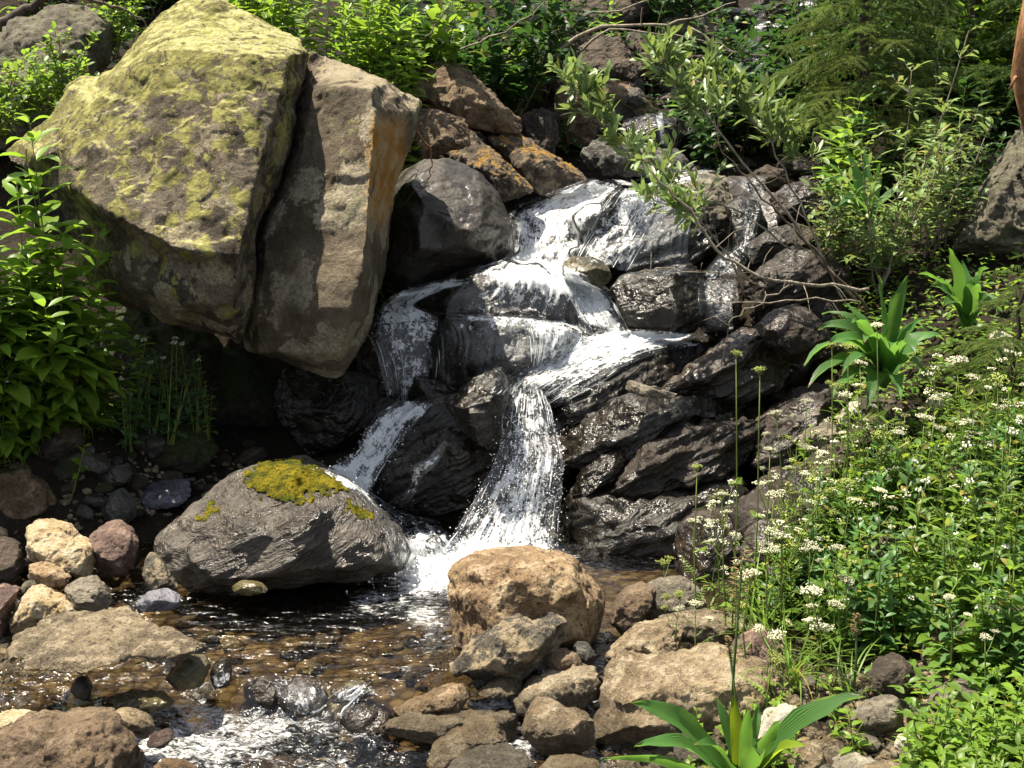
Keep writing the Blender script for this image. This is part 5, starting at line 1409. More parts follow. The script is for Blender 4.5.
willow_branch('short willow twig with a leaf cluster above the side trickle', [(745, 280, 5.5), (720, 245, 5.5), (700, 222, 5.5), (682, 208, 5.5), (650, 200, 5.5)], .5, 405, r0=.005, dens=5, side=.10)
willow_branch('leafy willow twig between the spruce and the falls', [(860, 260, 6.2), (830, 200, 6.2), (805, 160, 6.2), (780, 135, 6.2), (765, 110, 6.2)], .5, 406, r0=.006)
for k, (x, Y, h, lab) in enumerate([(880, 6.0, .75, 'silvery-leaved willow bush right of the spruce trunk'), (935, 6.2, .72, 'silvery willow bush nearest the orange trunk'), (835, 6.3, .55, 'leafy willow shoots beside the narrow-leaved plant'), (905, 6.5, 1.05, 'tall pale willow shoot in front of the dark spruce')]):
    o = make_shrub(420 + k, h, .42 if k < 3 else .12, 8 if k < 3 else 3, .075, .28, 'willow', bark='twig', name='willow_bush', dens=13, side=.2)
    p = wpt(x, Y); o.location = p
    tag(o, lab, 'willow bush')

# ---- bare twigs and dead branches
def bare(label, path, seed, r0=.008, bark='twig', name='dead_branch'):
    return willow_branch(label, path, 2, seed, r0=r0, bare=True, bark=bark, name=name)
bare('long pale dead branch lying along the top behind the falls', [(548, 62, 9.0), (590, 30, 9.0), (640, 26, 9.0), (690, 20, 9.0), (735, 2, 9.1)], 501, .018)
bare('forked dead branch below the long pale one', [(575, 55, 9.0), (610, 30, 8.9), (650, 34, 8.9), (700, 40, 8.9), (740, 55, 8.9)], 502, .010)
bare('thin dead branch curving over the dark shrub', [(452, 52, 8.0), (490, 38, 8.0), (520, 22, 8.0), (545, 0, 8.0), (560, -20, 8.0)], 503, .007)
bare('thin pale twig crossing the dark shrub', [(425, 40, 7.6), (440, 20, 7.6), (452, 0, 7.6), (460, -15, 7.6)], 504, .005)
bare('dead branch dropping towards the willow sprig', [(540, 20, 8.8), (556, 48, 8.8), (566, 72, 8.8), (590, 66, 8.8)], 505, .007)
bare('upper dead branch near the top edge', [(560, 10, 9.4), (610, 12, 9.4), (650, 0, 9.4), (690, -15, 9.4)], 506, .010)
bare('dead branch leaning across the upper stream', [(690, 28, 9.4), (720, 45, 9.3), (745, 55, 9.3), (790, 54, 9.2)], 507, .009)
bare('long bare stem crossing the brown rock towards the falls', [(870, 310, 5.6), (830, 268, 5.5), (800, 235, 5.45), (770, 205, 5.4), (740, 170, 5.4), (715, 140, 5.4)], 508, .008, 'twig_dark')
bare('bare twig lying low across the right-hand ledges', [(860, 302, 5.3), (800, 300, 5.2), (740, 303, 5.2), (700, 300, 5.2)], 509, .005)
bare('slanting bare twig above the shining slab', [(790, 285, 5.1), (760, 302, 5.1), (735, 318, 5.1), (728, 326, 5.1)], 510, .004)
bare('pale twigs over the black block', [(640, 272, 5.6), (665, 268, 5.6), (700, 272, 5.6), (760, 274, 5.6)], 511, .004)
bare('brown twig hanging beside the angular brown rock', [(412, 130, 6.3), (424, 140, 6.25), (432, 156, 6.25), (430, 176, 6.25), (420, 190, 6.25)], 512, .006, 'bark_orange')
bare('bare dark stem in front of the corner rock', [(50, 35, 6.8), (72, 52, 6.7), (90, 70, 6.6), (100, 78, 6.6)], 513, .005, 'twig_dark')
bare('fallen dark stick at the top left corner', [(80, -5, 7.2), (110, 6, 7.2), (135, 14, 7.2), (150, 30, 7.2)], 514, .012, 'twig_dark')
bare('dark fallen log at the top left edge', [(-20, 40, 7.6), (10, 20, 7.6), (40, 0, 7.6), (60, -15, 7.6)], 515, .05, 'bark', 'fallen_log')

# ---- spruces
def make_bough(seed, L, mat, droop=.25, dens=1.0):
    rr = random.Random(seed)
    nd, tw = MB(), MB()
    def twig(p0, d, l, lev):
        n = 5
        pts = [Vector(p0)]
        d = Vector(d)
        for i in range(n):
            d = (d + Vector((0, 0, -droop / n)) + Vector((rr.gauss(0, .04), rr.gauss(0, .04), rr.gauss(0, .04)))).normalized()
            pts.append(pts[-1] + d * l / n)
        tw.tube(pts, .006 if lev == 0 else .0025, .001, 4, False)
        if lev == 0:
            m = int(l / .026)
            for i in range(m):
                t = .15 + .85 * i / m
                f = t * n; j = min(int(f), n - 1)
                p = pts[j].lerp(pts[j + 1], f - j)
                ax = (pts[j + 1] - pts[j]).normalized()
                sd = ax.cross(Vector((0, 0, 1))).normalized() * (1 if i % 2 else -1)
                if rr.random() < .22: continue
                twig(p, ax * rr.uniform(.45, 1.0) + sd * rr.uniform(.5, 1.1) + Vector((0, 0, rr.uniform(-.45, .35))), l * .42 * (1 - .65 * t) * rr.uniform(.45, 1.3) + .03, 1)
        k = int(l / (.0009 if lev else .003) * dens)
        for i in range(k):
            t = (i + rr.random()) / k
            f = t * n; j = min(int(f), n - 1)
            p = pts[j].lerp(pts[j + 1], f - j)
            ax = (pts[j + 1] - pts[j]).normalized()
            a = rr.uniform(0, 6.28)
            u = ax.cross(Vector((.1, .2, 1))).normalized(); v = ax.cross(u)
            dd = (ax * .9 + (u * math.cos(a) + v * math.sin(a))).normalized()
            q = p + dd * rr.uniform(.018, .030)
            s = dd.cross(Vector((rr.gauss(0, 1), rr.gauss(0, 1), rr.gauss(0, 1)))).normalized() * .0016
            nd.add([p - s, p + s, q], [(0, 1, 2)])
    twig((0, 0, 0), (1, 0, .15), L, 0)
    return tw.mesh('bough_wood'), nd.mesh('needles', False)
def make_spruce(label, loc, h, rad, mat, nb, seed, name='spruce_tree', zmin=.2, trunk=True, boughs=None, lean=0):
    rr = random.Random(seed)
    root = empty(name, loc)
    if trunk:
        t = MB()
        t.tube([(rr.gauss(0, .01), rr.gauss(0, .01), h * i / 8) for i in range(9)], .03 * h ** .8 * .6, .004, 9)
        t.build('trunk', M['bark'], root)
    protos = boughs
    for i in range(nb):
        z = h * (zmin + (1 - zmin) * (i + rr.random()) / nb)
        a = i * 2.4 + rr.uniform(-.3, .3)
        tw, nd = protos[rr.randrange(len(protos))]
        s = rad * (1.08 - z / h) * rr.uniform(.75, 1.15)
        b = link('bough', tw, M['twig_dark'], root, (0, 0, z))
        b.rotation_euler = (rr.gauss(0, .1), rr.uniform(-.1, .25), a)
        b.scale = (s, s, s)
        link('needles', nd, M[mat], b)
    return tag(root, label, 'spruce')
def need(mat, seed, n=3, dens=1.0, droop=.35):
    out = []
    for k in range(n):
        tw, nd = make_bough(seed + k, 1.0, mat, droop, dens)
        tw.materials.append(M['twig_dark']); nd.materials.append(M[mat])
        out.append((tw, nd))
    return out
B_sunlit = need('needle_pale_sunlit', 600)
B_dark = need('needle', 610)
make_spruce('spruce with pale sunlit boughs reaching over the upper stream', wpt(852, 7.8), 2.6, .8, 'needle_pale_sunlit', 110, 620, boughs=B_sunlit, zmin=.12)
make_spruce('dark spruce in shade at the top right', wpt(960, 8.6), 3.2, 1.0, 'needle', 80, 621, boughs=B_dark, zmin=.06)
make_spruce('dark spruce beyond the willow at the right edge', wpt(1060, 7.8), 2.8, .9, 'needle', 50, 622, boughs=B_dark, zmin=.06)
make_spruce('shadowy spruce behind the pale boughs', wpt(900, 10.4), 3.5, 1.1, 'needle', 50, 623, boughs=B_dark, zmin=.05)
make_spruce('low bushy spruce sapling at the right edge above the flower bed', W(1010, 420, 4.75), .70, .46, 'needle_pale_sunlit', 44, 624, boughs=B_sunlit, zmin=.05, name='spruce_sapling')
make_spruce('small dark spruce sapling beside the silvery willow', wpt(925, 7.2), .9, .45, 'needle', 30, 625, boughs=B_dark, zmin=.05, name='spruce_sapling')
lt = empty('leaning_tree', W(1034, 150, 5.6))
b = MB()
pp = [W(1044, 175, 5.65), W(1031, 120, 5.6), W(1020, 75, 5.58), W(1026, 30, 5.6), W(1038, -30, 5.6)]
b.tube([p - lt.location for p in pp], .045, .036, 12)
tr = b.build('trunk', M['bark_orange'], lt)
b = MB(); q = W(1015, 78, 5.55) - lt.location
b.tube([q + Vector((.03, .03, .02)), q, q + Vector((-.03, -.02, -.05))], .012, .004, 6)
b.build('snag', M['bark_orange'], lt)
tag(lt, 'orange-barked leaning trunk cut by the right edge', 'tree')

# ---- corn lilies: every blade a part
def blade(p0, p1, rise, width, mat, parent, org, side=None, segs=10, fold=.35, twist=0.0):
    p0, p1 = Vector(p0), Vector(p1)
    c = (p0 + p1) / 2 + Vector((0, 0, rise))
    mb_ = MB(); vs, fs = [], []
    for i in range(segs + 1):
        t = i / segs
        p = p0 * (1 - t) ** 2 + c * 2 * t * (1 - t) + p1 * t * t
        p = p + Vector((0, 0, .16 * (p1 - p0).length * (t * (1 - t) * 1.6 - max(0, t - .55) ** 2 * .9)))
        d = (c - p0) * (1 - t) + (p1 - c) * t
        d.normalize()
        s = d.cross(Vector((0, 0.25, 1)) if side is None else side)
        if s.length < .05: s = Vector((1, 0, 0))
        s.normalize()
        if twist: s = Quaternion(d, twist * t) @ s
        n = s.cross(d)
        w_ = width * .5 * max(.03, (math.sin(math.pi * min(1, t ** .85)) ** .8) * .9 + .22 * (1 - t)) if t < 1 else width * .012
        wav = 0.11 * width * math.sin(t * 15 + width * 90)
        for k in (-1, -.5, 0, .5, 1):
            vs.append(p + s * (w_ * k) + n * (abs(k) * fold * w_ + (wav if abs(k) == 1 else 0)) - org)
    for i in range(segs):
        for k in range(4):
            a = i * 5 + k
            fs.append((a, a + 1, a + 6, a + 5))
    mb_.add(vs, fs)
    ob_ = mb_.build('leaf', M[mat], parent)
    uvl = ob_.data.uv_layers.new(name='UVMap')
    for lp in ob_.data.loops:
        uvl.data[lp.index].uv = ((lp.vertex_index % 5) / 4, (lp.vertex_index // 5) / segs)
    return ob_
def corn_lily(label, base, tips, mat='lily', name='corn_lily'):
    org = W(*base)
    root = empty(name, org)
    for tp in tips:
        x, y, Y, rise, wd = tp[:5]
        m = tp[5] if len(tp) > 5 else mat
        bx = org + Vector((random.uniform(-.012, .012), random.uniform(-.012, .012), random.uniform(0, .03)))
        blade(bx, W(x, y, Y), rise, wd, m, root, org, side=Vector((0, -.35, 1)) if rise > .03 else Vector((0, -1, .25)), twist=tp[6] if len(tp) > 6 else random.uniform(-.7, .7))
    return tag(root, label, 'corn lily')
corn_lily('large corn lily with long green blades at the bottom edge', (742, 800, 2.86),
          [(630, 698, 2.78, .05, .062), (634, 742, 2.66, .06, .058), (598, 756, 2.70, .03, .030), (733, 692, 2.86, .02, .036, 'lily_yellow'), (748, 705, 2.80, .02, .034), (716, 694, 2.92, .0, .036), (782, 716, 2.80, .02, .045), (866, 692, 2.76, .05, .075),
           (838, 690, 2.84, .05, .034, 'lily_yellow'), (806, 742, 2.70, .04, .048, 'lily_yellow'), (694, 742, 2.72, .05, .05), (760, 700, 2.98, .02, .04), (760, 752, 2.60, .05, .05)])
corn_lily('corn lily clump with broad blades beside the brown wedge rock', (884, 388, 4.85),
          [(878, 272, 4.70, .05, .070), (908, 272, 4.8, .04, .055), (893, 292, 4.95, .03, .05), (804, 362, 4.7, .18, .085), (808, 384, 4.6, .15, .08), (818, 328, 4.85, .15, .07), (916, 352, 4.6, .15, .09), (852, 318, 4.65, .08, .09), (832, 396, 4.55, .10, .075), (842, 302, 4.95, .09, .07),
           (944, 338, 4.85, .13, .075), (866, 408, 4.5, .11, .075), (925, 318, 4.75, .08, .075), (826, 346, 4.65, .16, .075), (842, 372, 4.55, .13, .07), (928, 380, 4.6, .14, .07), (864, 338, 4.6, .09, .09), (822, 312, 5.0, .15, .06), (890, 345, 4.5, .10, .08), (900, 398, 4.5, .10, .07)])
corn_lily('corn lily with dark upright blades near the right edge', (966, 330, 5.15),
          [(948, 245, 5.05, .03, .065), (986, 264, 5.05, .05, .08), (918, 272, 5.1, .06, .075), (930, 284, 5.0, .06, .08), (976, 282, 5.0, .04, .08), (943, 304, 4.95, .07, .06), (1000, 300, 5.05, .07, .06), (962, 258, 5.25, .0, .06)])
corn_lily('narrow-leaved arching plant below the willow bush', (868, 228, 6.15),
          [(800, 172, 6.1, .12, .05), (806, 192, 6.0, .10, .04), (822, 182, 6.0, .14, .05), (826, 212, 5.95, .10, .04), (848, 150, 6.2, .02, .05), (880, 160, 6.2, .02, .05), (838, 205, 5.9, .12, .05), (905, 190, 6.1, .08, .04), (812, 158, 6.2, .09, .05), (865, 145, 6.3, .0, .045)], name='broad_grass')

# ---- umbel flowers
def umbel(hx, hy, ln, seed, Y=None, heads=None, size=1.0, green=False, lean=0):
    rr = random.Random(seed)
    size *= rr.uniform(.62, .9)
    bx, by = hx + lean + rr.uniform(-8, 8), hy + ln
    g = cast_ground(bx, min(by, 800)) if Y is None else W(bx, by, Y)
    if g is None: return None
    Yb = g.y
    top = W(hx, hy, Yb + rr.uniform(-.05, .12))
    root = empty('umbel_flower', g)
    st = MB()
    tp = top - g
    mid = tp * .5 + Vector((rr.gauss(0, .012), rr.gauss(0, .012), 0))
    pts = [Vector((0, 0, 0)), mid * .5 + Vector((rr.gauss(0, .004), 0, 0)), mid, tp * .78 + (mid - tp * .5) * .5, tp]
    st.tube(pts, .0034, .0016, 5)
    nh = heads if heads is not None else rr.choice((1, 2, 2, 3))
    for k in range(nh):
        fl, ry = MB(), MB()
        if k == 0:
            c0 = tp; ax = Vector((rr.gauss(0, .15), rr.gauss(0, .15), 1)).normalized(); sc = size
        else:
            j = pts[3] if k == 1 else pts[2].lerp(pts[3], .5)
            a = rr.uniform(0, 6.28)
            c0 = j + Vector((math.cos(a) * .05, math.sin(a) * .05, rr.uniform(.03, .08)))
            st.tube([j, j.lerp(c0, .5) + Vector((0, 0, -.008)), c0], .0016, .001, 4, False)
            ax = Vector((math.cos(a) * .3, math.sin(a) * .3, 1)).normalized(); sc = size * rr.uniform(.5, .8)
        u = ax.cross(Vector((.3, 1, 0))).normalized(); v = ax.cross(u)
        nr_ = rr.choice((12, 14, 17))
        for q in range(nr_):
            a = 2.4 * q; rad = .034 * sc * math.sqrt((q + .5) / nr_)
            e = c0 + (u * math.cos(a) + v * math.sin(a)) * rad + ax * (.026 * sc * (1 - .25 * (rad / (.03 * sc)) ** 2) + (.02 * sc if green else 0))
            ry.tube([c0, e], .0008, .0006, 3, False)
            for _ in range(7):
                fl.blob(e + (u * rr.gauss(0, 1) + v * rr.gauss(0, 1)) * .0058 * sc + ax * rr.gauss(0, .0018), .0032 * sc * rr.uniform(.6, 1.2))
        hd = fl.build('flower_head', M['umbel_green' if green else 'umbel'], root)
        ry.build('rays', M['stem'], hd)
    # a feathery leaf or two
    fo = MB()
    for q in range(rr.choice((1, 2))):
        t = rr.uniform(.15, .6)
        p = tp * t
        a = rr.uniform(0, 6.28)
        d = Vector((math.cos(a), math.sin(a), .6)).normalized()
        for m in range(7):
            pp_ = p + d * (.02 + .012 * m)
            for s in (-1, 1):
                sd = d.cross(Vector((0, 0, 1))).normalized() * s
                fo.leaf(pp_, sd + d * .5, (0, 0, 1), .024 * (1.1 - m / 8), .007, .3, .2, 2)
        st.tube([p, p + d * .1], .001, .0006, 3, False)
    st.build('stem', M['stem'], root)
    fo.build('foliage', M['leaf_bright'], root)
    return root
UM = [  # head x, y, stem length in pixels, green?, size, description
    (736, 358, 300, 1, .7, 'tallest green umbel bud standing in front of the black ledges'), (760, 376, 270, 1, .7, 'second tall green umbel bud just right of the tallest'),
    (776, 416, 180, 0, .8, 'white umbel floating high before the dark rock'), (770, 452, 160, 0, .9, 'white umbel with side clusters before the grey-brown rock'), (697, 472, 170, 1, .6, 'small green umbel left of the tall stems'),
    (774, 499, 140, 0, 1.0, 'creamy umbel above the wide white pair'), (722, 498, 160, 0, .8, 'cream umbel left of the tall green stem'), (693, 524, 90, 0, 1.0, 'flat white umbel on a thin stem before the black block'), (735, 538, 110, 0, .9, 'double cream umbel beside the tall stem'),
    (664, 569, 46, 1, .9, 'low greenish umbel above the smooth grey stone'), (770, 537, 120, 0, 1.35, 'wide white umbel of the pair at the left of the bed'), (782, 541, 115, 0, 1.2, 'second white umbel of the wide pair'), (810, 550, 110, 0, 1.2, 'white umbel right of the wide pair'), (837, 551, 110, 0, .9, 'small white umbel over the middle of the bed'),
    (750, 580, 110, 0, 1.2, 'round cream umbel beside the brown seed head'), (846, 584, 90, 0, .9, 'pale umbel among the bed leaves'), (812, 597, 95, 0, 1.5, 'broad flat white umbel over the lower bed'), (822, 634, 70, 0, 1.5, 'broad cream umbel low beside the dry seed spike'), (777, 638, 70, 0, 1.0, 'white umbel above the reddish brown rock'),
    (680, 600, 80, 1, .8, 'greenish umbel before the long flat stone'), (695, 607, 80, 0, .8, 'small white umbel before the long flat stone'), (742, 612, 80, 1, .9, 'yellowish umbel by the seed head stem'), (773, 664, 60, 1, .9, 'yellow-green umbel before the reddish rock'),
    (807, 404, 150, 0, .8, 'cream umbel left of the corn lily clump'), (848, 356, 190, 1, 1.0, 'greenish umbel in front of the corn lily blades'), (832, 350, 200, 1, .8, 'pale green umbel left of the one before the corn lily'), (877, 328, 210, 0, .9, 'white umbel before the upright corn lily blade'),
    (860, 366, 160, 0, .8, 'small cream umbel low in the corn lily clump'), (957, 366, 150, 0, 1.3, 'large cream umbel in front of the spruce sapling'), (998, 388, 130, 1, 1.2, 'yellow-green umbel at the right edge under the sapling'), (935, 402, 110, 0, .9, 'white umbel beside the small pale stone'),
    (845, 398, 140, 0, .9, 'cream umbel just above the pale standing stone'), (858, 388, 140, 0, .7, 'tiny umbel at the tip of the pale standing stone'), (823, 456, 110, 0, .9, 'white umbel left below the pale standing stone'), (880, 443, 110, 1, 1.1, 'yellowish umbel over the slope right of the standing stone'), (898, 436, 100, 0, .9, 'cream umbel right of the yellowish one on the slope'),
    (873, 478, 90, 0, 1.2, 'flat white umbel over the upper bed'), (880, 494, 90, 0, 1.1, 'white umbel just below the flat white one'), (847, 492, 100, 1, 1.1, 'yellow-green umbel at the left of the upper bed'), (857, 503, 90, 0, .8, 'little white umbel in the upper bed'), (924, 422, 110, 0, 1.2, 'large cream umbel on the sunny slope'), (968, 426, 110, 0, 1.2, 'cream umbel on the sunny slope near the edge'), (1005, 410, 110, 0, .9, 'cream umbel at the far right of the slope'),
    (1000, 600, 90, 0, .9, 'white umbel at the right edge of the bed'), (985, 640, 70, 0, .7, 'small white umbel low at the right of the bed'), (950, 600, 80, 0, .7, 'small white umbel right of the brown shaded rock'), (900, 430, 100, 1, .8, 'greenish umbel over the slope stones'), (790, 470, 130, 0, .7, 'small cream umbel before the dark large rock')]
for k, (x, y, ln, gr, sz, lab) in enumerate(UM):
    o = umbel(x, y, ln, 700 + k, size=sz, green=bool(gr), heads=None if ln > 60 else 2)
    if o: tag(o, lab, 'flower')

# ---- grass tufts and dry seed heads
def grass(label, base, n, L, seed, spread=.5, mat='grass', wd=.006):
    rr = random.Random(seed)
    g = cast_ground(*base)
    root = empty('grass_tuft', g)
    b = MB()
    for _ in range(n):
        a = rr.uniform(0, 6.28)
        d = Vector((math.cos(a) * spread, math.sin(a) * spread, 1)).normalized()
        b.leaf((rr.gauss(0, .02), rr.gauss(0, .02), 0), d, (-d.x, -d.y, .6), L * rr.uniform(.5, 1.1), wd, rr.uniform(.3, 2.0), .3, 9, .25)
    b.build('blades', M[mat], root)
    tag(root, label, 'grass')
grass('arching bright grass tuft in the right-hand bed', (990, 590), 26, .48, 801, .5, wd=.010)
grass('tall fine grass at the left edge of the bed', (790, 690), 34, .34, 802, .3)
grass('fine grass tuft beside the dark-topped stone', (845, 700), 22, .28, 803, .35)
grass('long thin grass in front of the flower stems', (760, 660), 22, .36, 804, .25)
grass('grass tuft among the slope flowers', (880, 520), 30, .34, 805, .4)
grass('thin grass beneath the corn lily clump', (860, 430), 24, .25, 806, .45)
grass('grass tuft over the bed near the right edge', (1010, 520), 30, .45, 807, .5)
grass('wispy grass by the brown wedge rock', (845, 330), 20, .28, 808, .6)
def seed_head(label, base, top, Y, seed, r=.014, L=.10):
    rr = random.Random(seed)
    g = W(*base, Y); t = W(*top, Y)
    root = empty('seed_head', g)
    s = MB(); d = (t - g)
    s.tube([(0, 0, 0), d * .5 + Vector((rr.gauss(0, .004), 0, 0)), d], .004, .003, 6)
    s.build('stem', M['stem_dark'], root)
    b = MB()
    ax = d.normalized()
    for k in range(70):
        t_ = rr.random()
        a = rr.uniform(0, 6.28)
        p = d - ax * (L * (t_ - .15))
        rad = r * math.sin(math.pi * min(.95, .12 + t_ * .85)) * rr.uniform(.4, 1)
        o_ = Vector((math.cos(a), math.sin(a), .5))
        b.leaf(p + o_ * rad * .4, o_, (0, 0, 1), rad * 1.2 + .006, .006, .4, .3, 2)
    b.build('spike', M['dry'], root)
    tag(root, label, 'seed head')
seed_head('tall brown seed spike rising from the corn lily', (728, 780), (742, 560), 2.95, 901, .026, .17)
seed_head('short brown seed spike at the left of the herbs', (853, 700), (856, 618), 3.3, 902, .012, .08)
seed_head('thin dark seed spike bending over the boulder', (744, 790), (728, 640), 2.9, 903, .006, .06)

# slender pale-flowered stalks all along the left edge of the bed and up the slope
rs = random.Random(31)
def stalk_proto(seed, h, green):
    rr = random.Random(seed)
    root = empty('flower_stalk', (0, 0, 0))
    st, fo, heads_ = MB(), MB(), []
    pts = [Vector((0, 0, 0))]
    d = Vector((rr.gauss(0, .12), rr.gauss(0, .12), 1)).normalized()
    for i in range(7):
        d = (d + Vector((rr.gauss(0, .07), rr.gauss(0, .07), .03))).normalized()
        pts.append(pts[-1] + d * h / 7)
    st.tube(pts, .0026, .0012, 4)
    ends = [(pts[-1], d)]
    for b in range(rr.choice((2, 3, 4))):
        i = rr.randrange(3, 7)
        a = rr.uniform(0, 6.28)
        e = pts[i] + Vector((math.cos(a) * .6, math.sin(a) * .6, 1)) * rr.uniform(.05, .11)
        st.tube([pts[i], pts[i].lerp(e, .5) + Vector((math.cos(a), math.sin(a), 0)) * .008, e], .0015, .001, 4, False)
        ends.append((e, Vector((math.cos(a) * .3, math.sin(a) * .3, 1))))
    for e, ax in ends:
        r = rr.uniform(.010, .022)
        fl = MB()
        for q in range(rr.choice((10, 16, 22))):
            a = rr.uniform(0, 6.28); ra = r * math.sqrt(rr.random())
            p = e + Vector((math.cos(a) * ra, math.sin(a) * ra, .012 - ra * .25 + rr.gauss(0, .002)))
            st.tube([e, p], .0006, .0005, 3, False)
            fl.blob(p, rr.uniform(.0018, .0036))
        heads_.append(fl)
    for q in range(rr.choice((2, 3, 4))):
        i = rr.randrange(1, 6); a = rr.uniform(0, 6.28)
        dd = Vector((math.cos(a), math.sin(a), .7))
        for s in range(5):
            fo.leaf(pts[i] + dd * .012 * s, dd + Vector((rr.gauss(0, .6), rr.gauss(0, .6), rr.gauss(0, .3))), (0, 0, 1), rr.uniform(.02, .035), .007, .4, .2, 3)
    st.build('stem', M['stem'], root)
    for fl in heads_: fl.build('flower_head', M['umbel_green' if green else 'umbel'], root)
    fo.build('foliage', M['leaf_bright'], root)
    return root
pr = [stalk_proto(900 + k, rs.uniform(.3, .5), k % 2) for k in range(7)]
place_set(pr, [gpt(*p) for p in scatter([(735, 640), (760, 560), (800, 500), (850, 450), (930, 440), (1040, 450), (1000, 560), (880, 600), (820, 660)], 46, rs, 11)], 'slender branching stalk with tiny cream flowers at the edge of the bed', 'slender flower stalks of the right bank', rs=rs, smin=.65, smax=1.15)
pr = [make_herb(160 + k, rs.uniform(.16, .26), 6, .05, .42, ['leaf_bright', 'leaf'][k % 2], per=2, branch=2) for k in range(2)]
place_set(pr, [gpt(*p) for p in scatter([(735, 650), (750, 560), (800, 470), (850, 430), (860, 480), (800, 620)], 34, rs, 11)], 'light green herb at the foot of the flower stalks', 'light herbs under the flower stalks', rs=rs)
pr = [stalk_proto(920 + k, rs.uniform(.5, .72), k % 2) for k in range(5)]
place_set(pr, [gpt(*p) for p in scatter([(690, 640), (730, 600), (800, 560), (860, 600), (830, 670), (720, 680)], 17, rs, 14)], 'tall airy flower stalk standing before the dark ledges', 'tall flower stalks before the ledges', rs=rs, smin=.7, smax=1.1)
# dense dark shrubs closing the slope behind
pr = [make_shrub(340 + k, rs.uniform(.8, 1.2), .5, 8, .10, .5, ['leaf_dark', 'leaf', 'leaf_dark'][k], side=.26, name='slope_shrub') for k in range(3)]
spots = [wpt(rs.uniform(540, 700), rs.uniform(10.8, 13)) for _ in range(8)] + [wpt(rs.uniform(800, 1060), rs.uniform(8.3, 11)) for _ in range(14)] + [wpt(rs.uniform(-40, 240), rs.uniform(9, 11)) for _ in range(8)] + [wpt(rs.uniform(700, 860), rs.uniform(8.6, 10)) for _ in range(5)]
place_set(pr, spots, 'dense green shrub on the shaded slope behind the rocks', 'shrubs of the back slope', 'shrub', smin=.7, smax=1.1, rs=rs)

# ================================================================== loose stones, gravel and undergrowth that fill the gaps
def fill_stones(polys, n, smin, smax, mats, label, group, seed, minpx=8, cat='stone', kind='stone'):
    rr = random.Random(seed)
    protos = []
    for k, mt in enumerate(mats):
        a0 = rr.uniform(0, 6)
        ol = [(512 + 40 * math.cos(a) * rr.uniform(.75, 1.15), 500 + 30 * math.sin(a) * rr.uniform(.75, 1.15)) for a in [a0 + i * 2 * math.pi / 9 for i in range(9)]]
        o = rock(kind, label, ol, 4.0, mt, cat=cat, group=group, seed=seed * 31 + k, res=34, cuts=9, rough=1.1, T=.10)
        o['w'] = 1
        del o['w']
        protos.append(o)
    used = set()
    spots = []
    for poly, m in zip(polys, n):
        spots += [cast_ground(*p) for p in scatter(poly, m, rr, minpx)]
    for p in spots:
        if p is None: continue
        i = rr.randrange(len(protos))
        o = protos[i]
        if i in used:
            o = protos[i].copy(); COL.objects.link(o)
        used.add(i)
        s = math.exp(rr.uniform(math.log(smin), math.log(smax))) / 0.24
        o.scale = (s * rr.uniform(.8, 1.3), s * rr.uniform(.8, 1.3), s * rr.uniform(.7, 1.1))
        o.rotation_euler = (rr.gauss(0, .3), rr.gauss(0, .3), rr.uniform(0, 6.28))
        o.location = p - Vector((0, 0, s * .05))
fill_stones([[(560, 0), (720, 0), (760, 60), (720, 150), (560, 150), (540, 80)]], [34], .22, .6, ['shade_rock', 'damp_shaded_brown', 'brown', 'wet_brown', 'damp_shaded_brown'], 'brown rock in the jumble above the head of the falls', 'brown rocks above the falls', 41, 14, 'rock', 'rock')
fill_stones([[(720, 0), (850, 0), (840, 220), (740, 220)]], [44], .15, .42, ['shade_rock', 'wet_brown', 'damp_shaded_brown'], 'shaded rock along the upper stream under the spruce boughs', 'rocks along the upper stream', 42, 12, 'rock', 'rock')
fill_stones([[(380, 260), (560, 250), (740, 200), (760, 330), (740, 560), (560, 560), (370, 520), (340, 420)]], [60], .14, .38, ['wet_black', 'wet_brown', 'wet_black'], 'black wet stone packed between the ledges of the falls', 'wet stones between the ledges', 43, 10, 'rock', 'wet_rock')
fill_stones([[(60, 440), (260, 440), (250, 500), (150, 520), (60, 520)]], [34], .06, .2, ['wet_round', 'mossy', 'shade_rock'], 'small dark stone in the recess under the boulder', 'dark stones of the recess', 44, 8)
fill_stones([[(-20, 520), (140, 560), (150, 600), (60, 640), (-20, 660)], [(-20, 690), (120, 700), (150, 768), (-20, 790)]], [24, 12], .05, .12, ['tan', 'brown', 'purple', 'cream'], 'small stone filling gaps on the left bank', 'small stones of the left bank', 45, 7)
fill_stones([[(450, 660), (600, 640), (780, 640), (800, 768), (420, 800), (400, 740)], [(800, 680), (960, 690), (950, 790), (800, 790)]], [40, 34], .04, .13, ['tan', 'grey', 'brown', 'tan_grey', 'dark_grey'], 'small stone filling gaps on the right-hand shore', 'small stones of the right shore', 46, 7)
fill_stones([[(180, 600), (440, 600), (450, 690), (190, 670)], [(0, 690), (420, 705), (420, 790), (150, 790)]], [34, 34], .04, .11, ['wet_olive', 'brown', 'wet_olive', 'wet_round', 'orange'], 'rounded stone on the bed of the clear stream', 'stones on the stream bed', 47, 9, kind='bed_stone')
fill_stones([[(740, 330), (850, 300), (860, 500), (760, 590), (740, 420)]], [24], .15, .34, ['damp_shaded_brown', 'shade_rock'], 'dark brown stone between the right-hand ledges', 'brown stones of the right ledges', 48, 10, 'rock', 'rock')
fill_stones([[(830, 420), (1040, 380), (1040, 660), (800, 640)]], [26], .08, .22, ['shade_rock', 'grey', 'brown'], 'stone half hidden by the herbs of the right bank', 'hidden stones of the right bank', 49, 16)

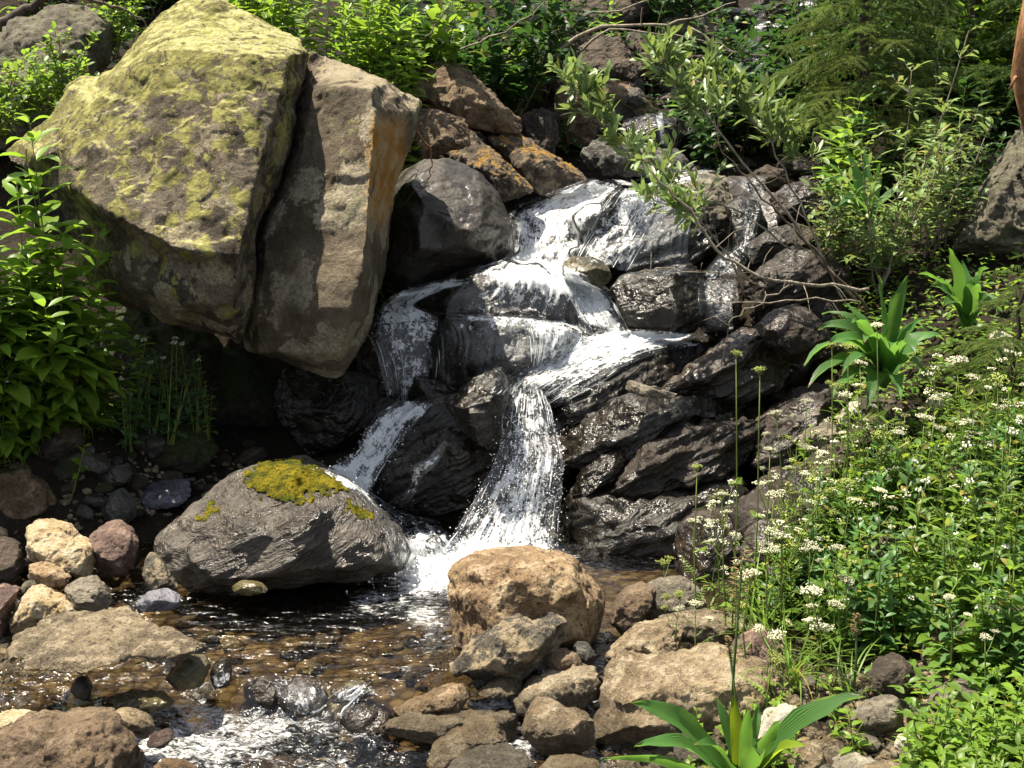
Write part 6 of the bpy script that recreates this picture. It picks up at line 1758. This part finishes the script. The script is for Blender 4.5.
# gravel: countless small pebbles on the shores
rr = random.Random(77)
gb = MB()
for poly, m in (([(430, 640), (800, 620), (960, 680), (950, 790), (400, 800)], 3000), ([(-20, 560), (150, 580), (140, 640), (-20, 700)], 900), ([(60, 450), (260, 450), (240, 520), (60, 530)], 300)):
    for _ in range(m):
        x, y = rr.uniform(min(p[0] for p in poly), max(p[0] for p in poly)), rr.uniform(min(p[1] for p in poly), max(p[1] for p in poly))
        if not inside(poly, x, y): continue
        p = cast_ground(x, y)
        if p is None or p.z < -.12: continue
        r = rr.uniform(.006, .02)
        n0 = len(gb.v)
        gb.blob(p, r)
        q = [rr.uniform(.6, 1.3) for _ in range(3)]
        for i in range(n0, len(gb.v)):
            v = Vector(gb.v[i]) - p
            gb.v[i] = tuple(p + Vector((v.x * q[0] * rr.uniform(.85, 1.15), v.y * q[1] * rr.uniform(.85, 1.15), v.z * q[2] * .8)))
tag(gb.build('gravel', M['tan_grey'], sm=False), 'grey-tan gravel between the stones of both shores', 'gravel', kind='stuff')

# undergrowth on the shaded slope behind, and low ground cover
rs = random.Random(9)
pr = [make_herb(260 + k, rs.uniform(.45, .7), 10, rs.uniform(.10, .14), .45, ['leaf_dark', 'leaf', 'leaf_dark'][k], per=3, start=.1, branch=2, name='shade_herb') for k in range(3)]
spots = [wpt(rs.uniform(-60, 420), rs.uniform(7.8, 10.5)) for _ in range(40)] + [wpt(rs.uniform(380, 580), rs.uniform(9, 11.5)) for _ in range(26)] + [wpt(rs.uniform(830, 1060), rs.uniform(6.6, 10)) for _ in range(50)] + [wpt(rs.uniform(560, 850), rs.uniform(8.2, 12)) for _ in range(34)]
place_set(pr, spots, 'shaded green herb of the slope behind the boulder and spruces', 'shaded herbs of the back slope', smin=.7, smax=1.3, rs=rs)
fc = MB()
for poly, m in (([(760, 620), (850, 480), (1040, 400), (1060, 700), (930, 680), (800, 670)], 2600), ([(780, 300), (1040, 160), (1040, 420), (850, 420)], 2600), ([(-40, 330), (110, 380), (110, 450), (-40, 470)], 500), ([(0, 90), (110, 60), (60, 160), (0, 170)], 400), ([(900, 690), (1060, 680), (1060, 800), (900, 800)], 700)):
    for _ in range(m):
        x, y = rs.uniform(min(p[0] for p in poly), max(p[0] for p in poly)), rs.uniform(min(p[1] for p in poly), max(p[1] for p in poly))
        if not inside(poly, x, y): continue
        p = cast_ground(x, y)
        if p is None: continue
        hgt = rs.uniform(.01, .10)
        a = rs.uniform(0, 6.28)
        L = rs.uniform(.025, .055)
        fc.leaf(p + Vector((0, 0, hgt)), (math.cos(a), math.sin(a), rs.uniform(-.2, .6)), (rs.uniform(-.4, .4), rs.uniform(-.4, .4), 1), L, L * rs.uniform(.4, .6), rs.uniform(.1, .9), .3, 3)
tag(fc.build('undergrowth', M['leaf']), 'low leafy ground cover under the herbs of the banks', 'undergrowth', kind='stuff')

# leaf litter and twigs caught between the stones
rr = random.Random(88)
lb = MB()
for poly, m in (([(430, 640), (800, 620), (960, 680), (950, 790), (400, 800)], 420), ([(-20, 520), (150, 540), (140, 640), (-20, 700)], 160), ([(560, 0), (850, 0), (800, 200), (560, 170)], 500)):
    for _ in range(m):
        x, y = rr.uniform(min(p[0] for p in poly), max(p[0] for p in poly)), rr.uniform(min(p[1] for p in poly), max(p[1] for p in poly))
        if not inside(poly, x, y): continue
        p = cast_ground(x, y)
        if p is None or p.z < -.02: continue
        a = rr.uniform(0, 6.28)
        d = Vector((math.cos(a), math.sin(a), rr.uniform(-.1, .3)))
        if rr.random() < .7:
            L = rr.uniform(.02, .045)
            lb.leaf(p + Vector((0, 0, .012)), d, (rr.gauss(0, .4), rr.gauss(0, .4), 1), L, L * .4, rr.uniform(-.6, .8), .3, 3)
        else:
            L = rr.uniform(.05, .16)
            lb.tube([p + Vector((0, 0, .01)), p + d * L * .5 + Vector((rr.gauss(0, .006), 0, .014)), p + d * L + Vector((0, 0, .012))], .002, .001, 4)
tag(lb.build('leaf_litter', M['dry']), 'dry brown leaves and twigs caught between the stones', 'leaf litter', kind='stuff')
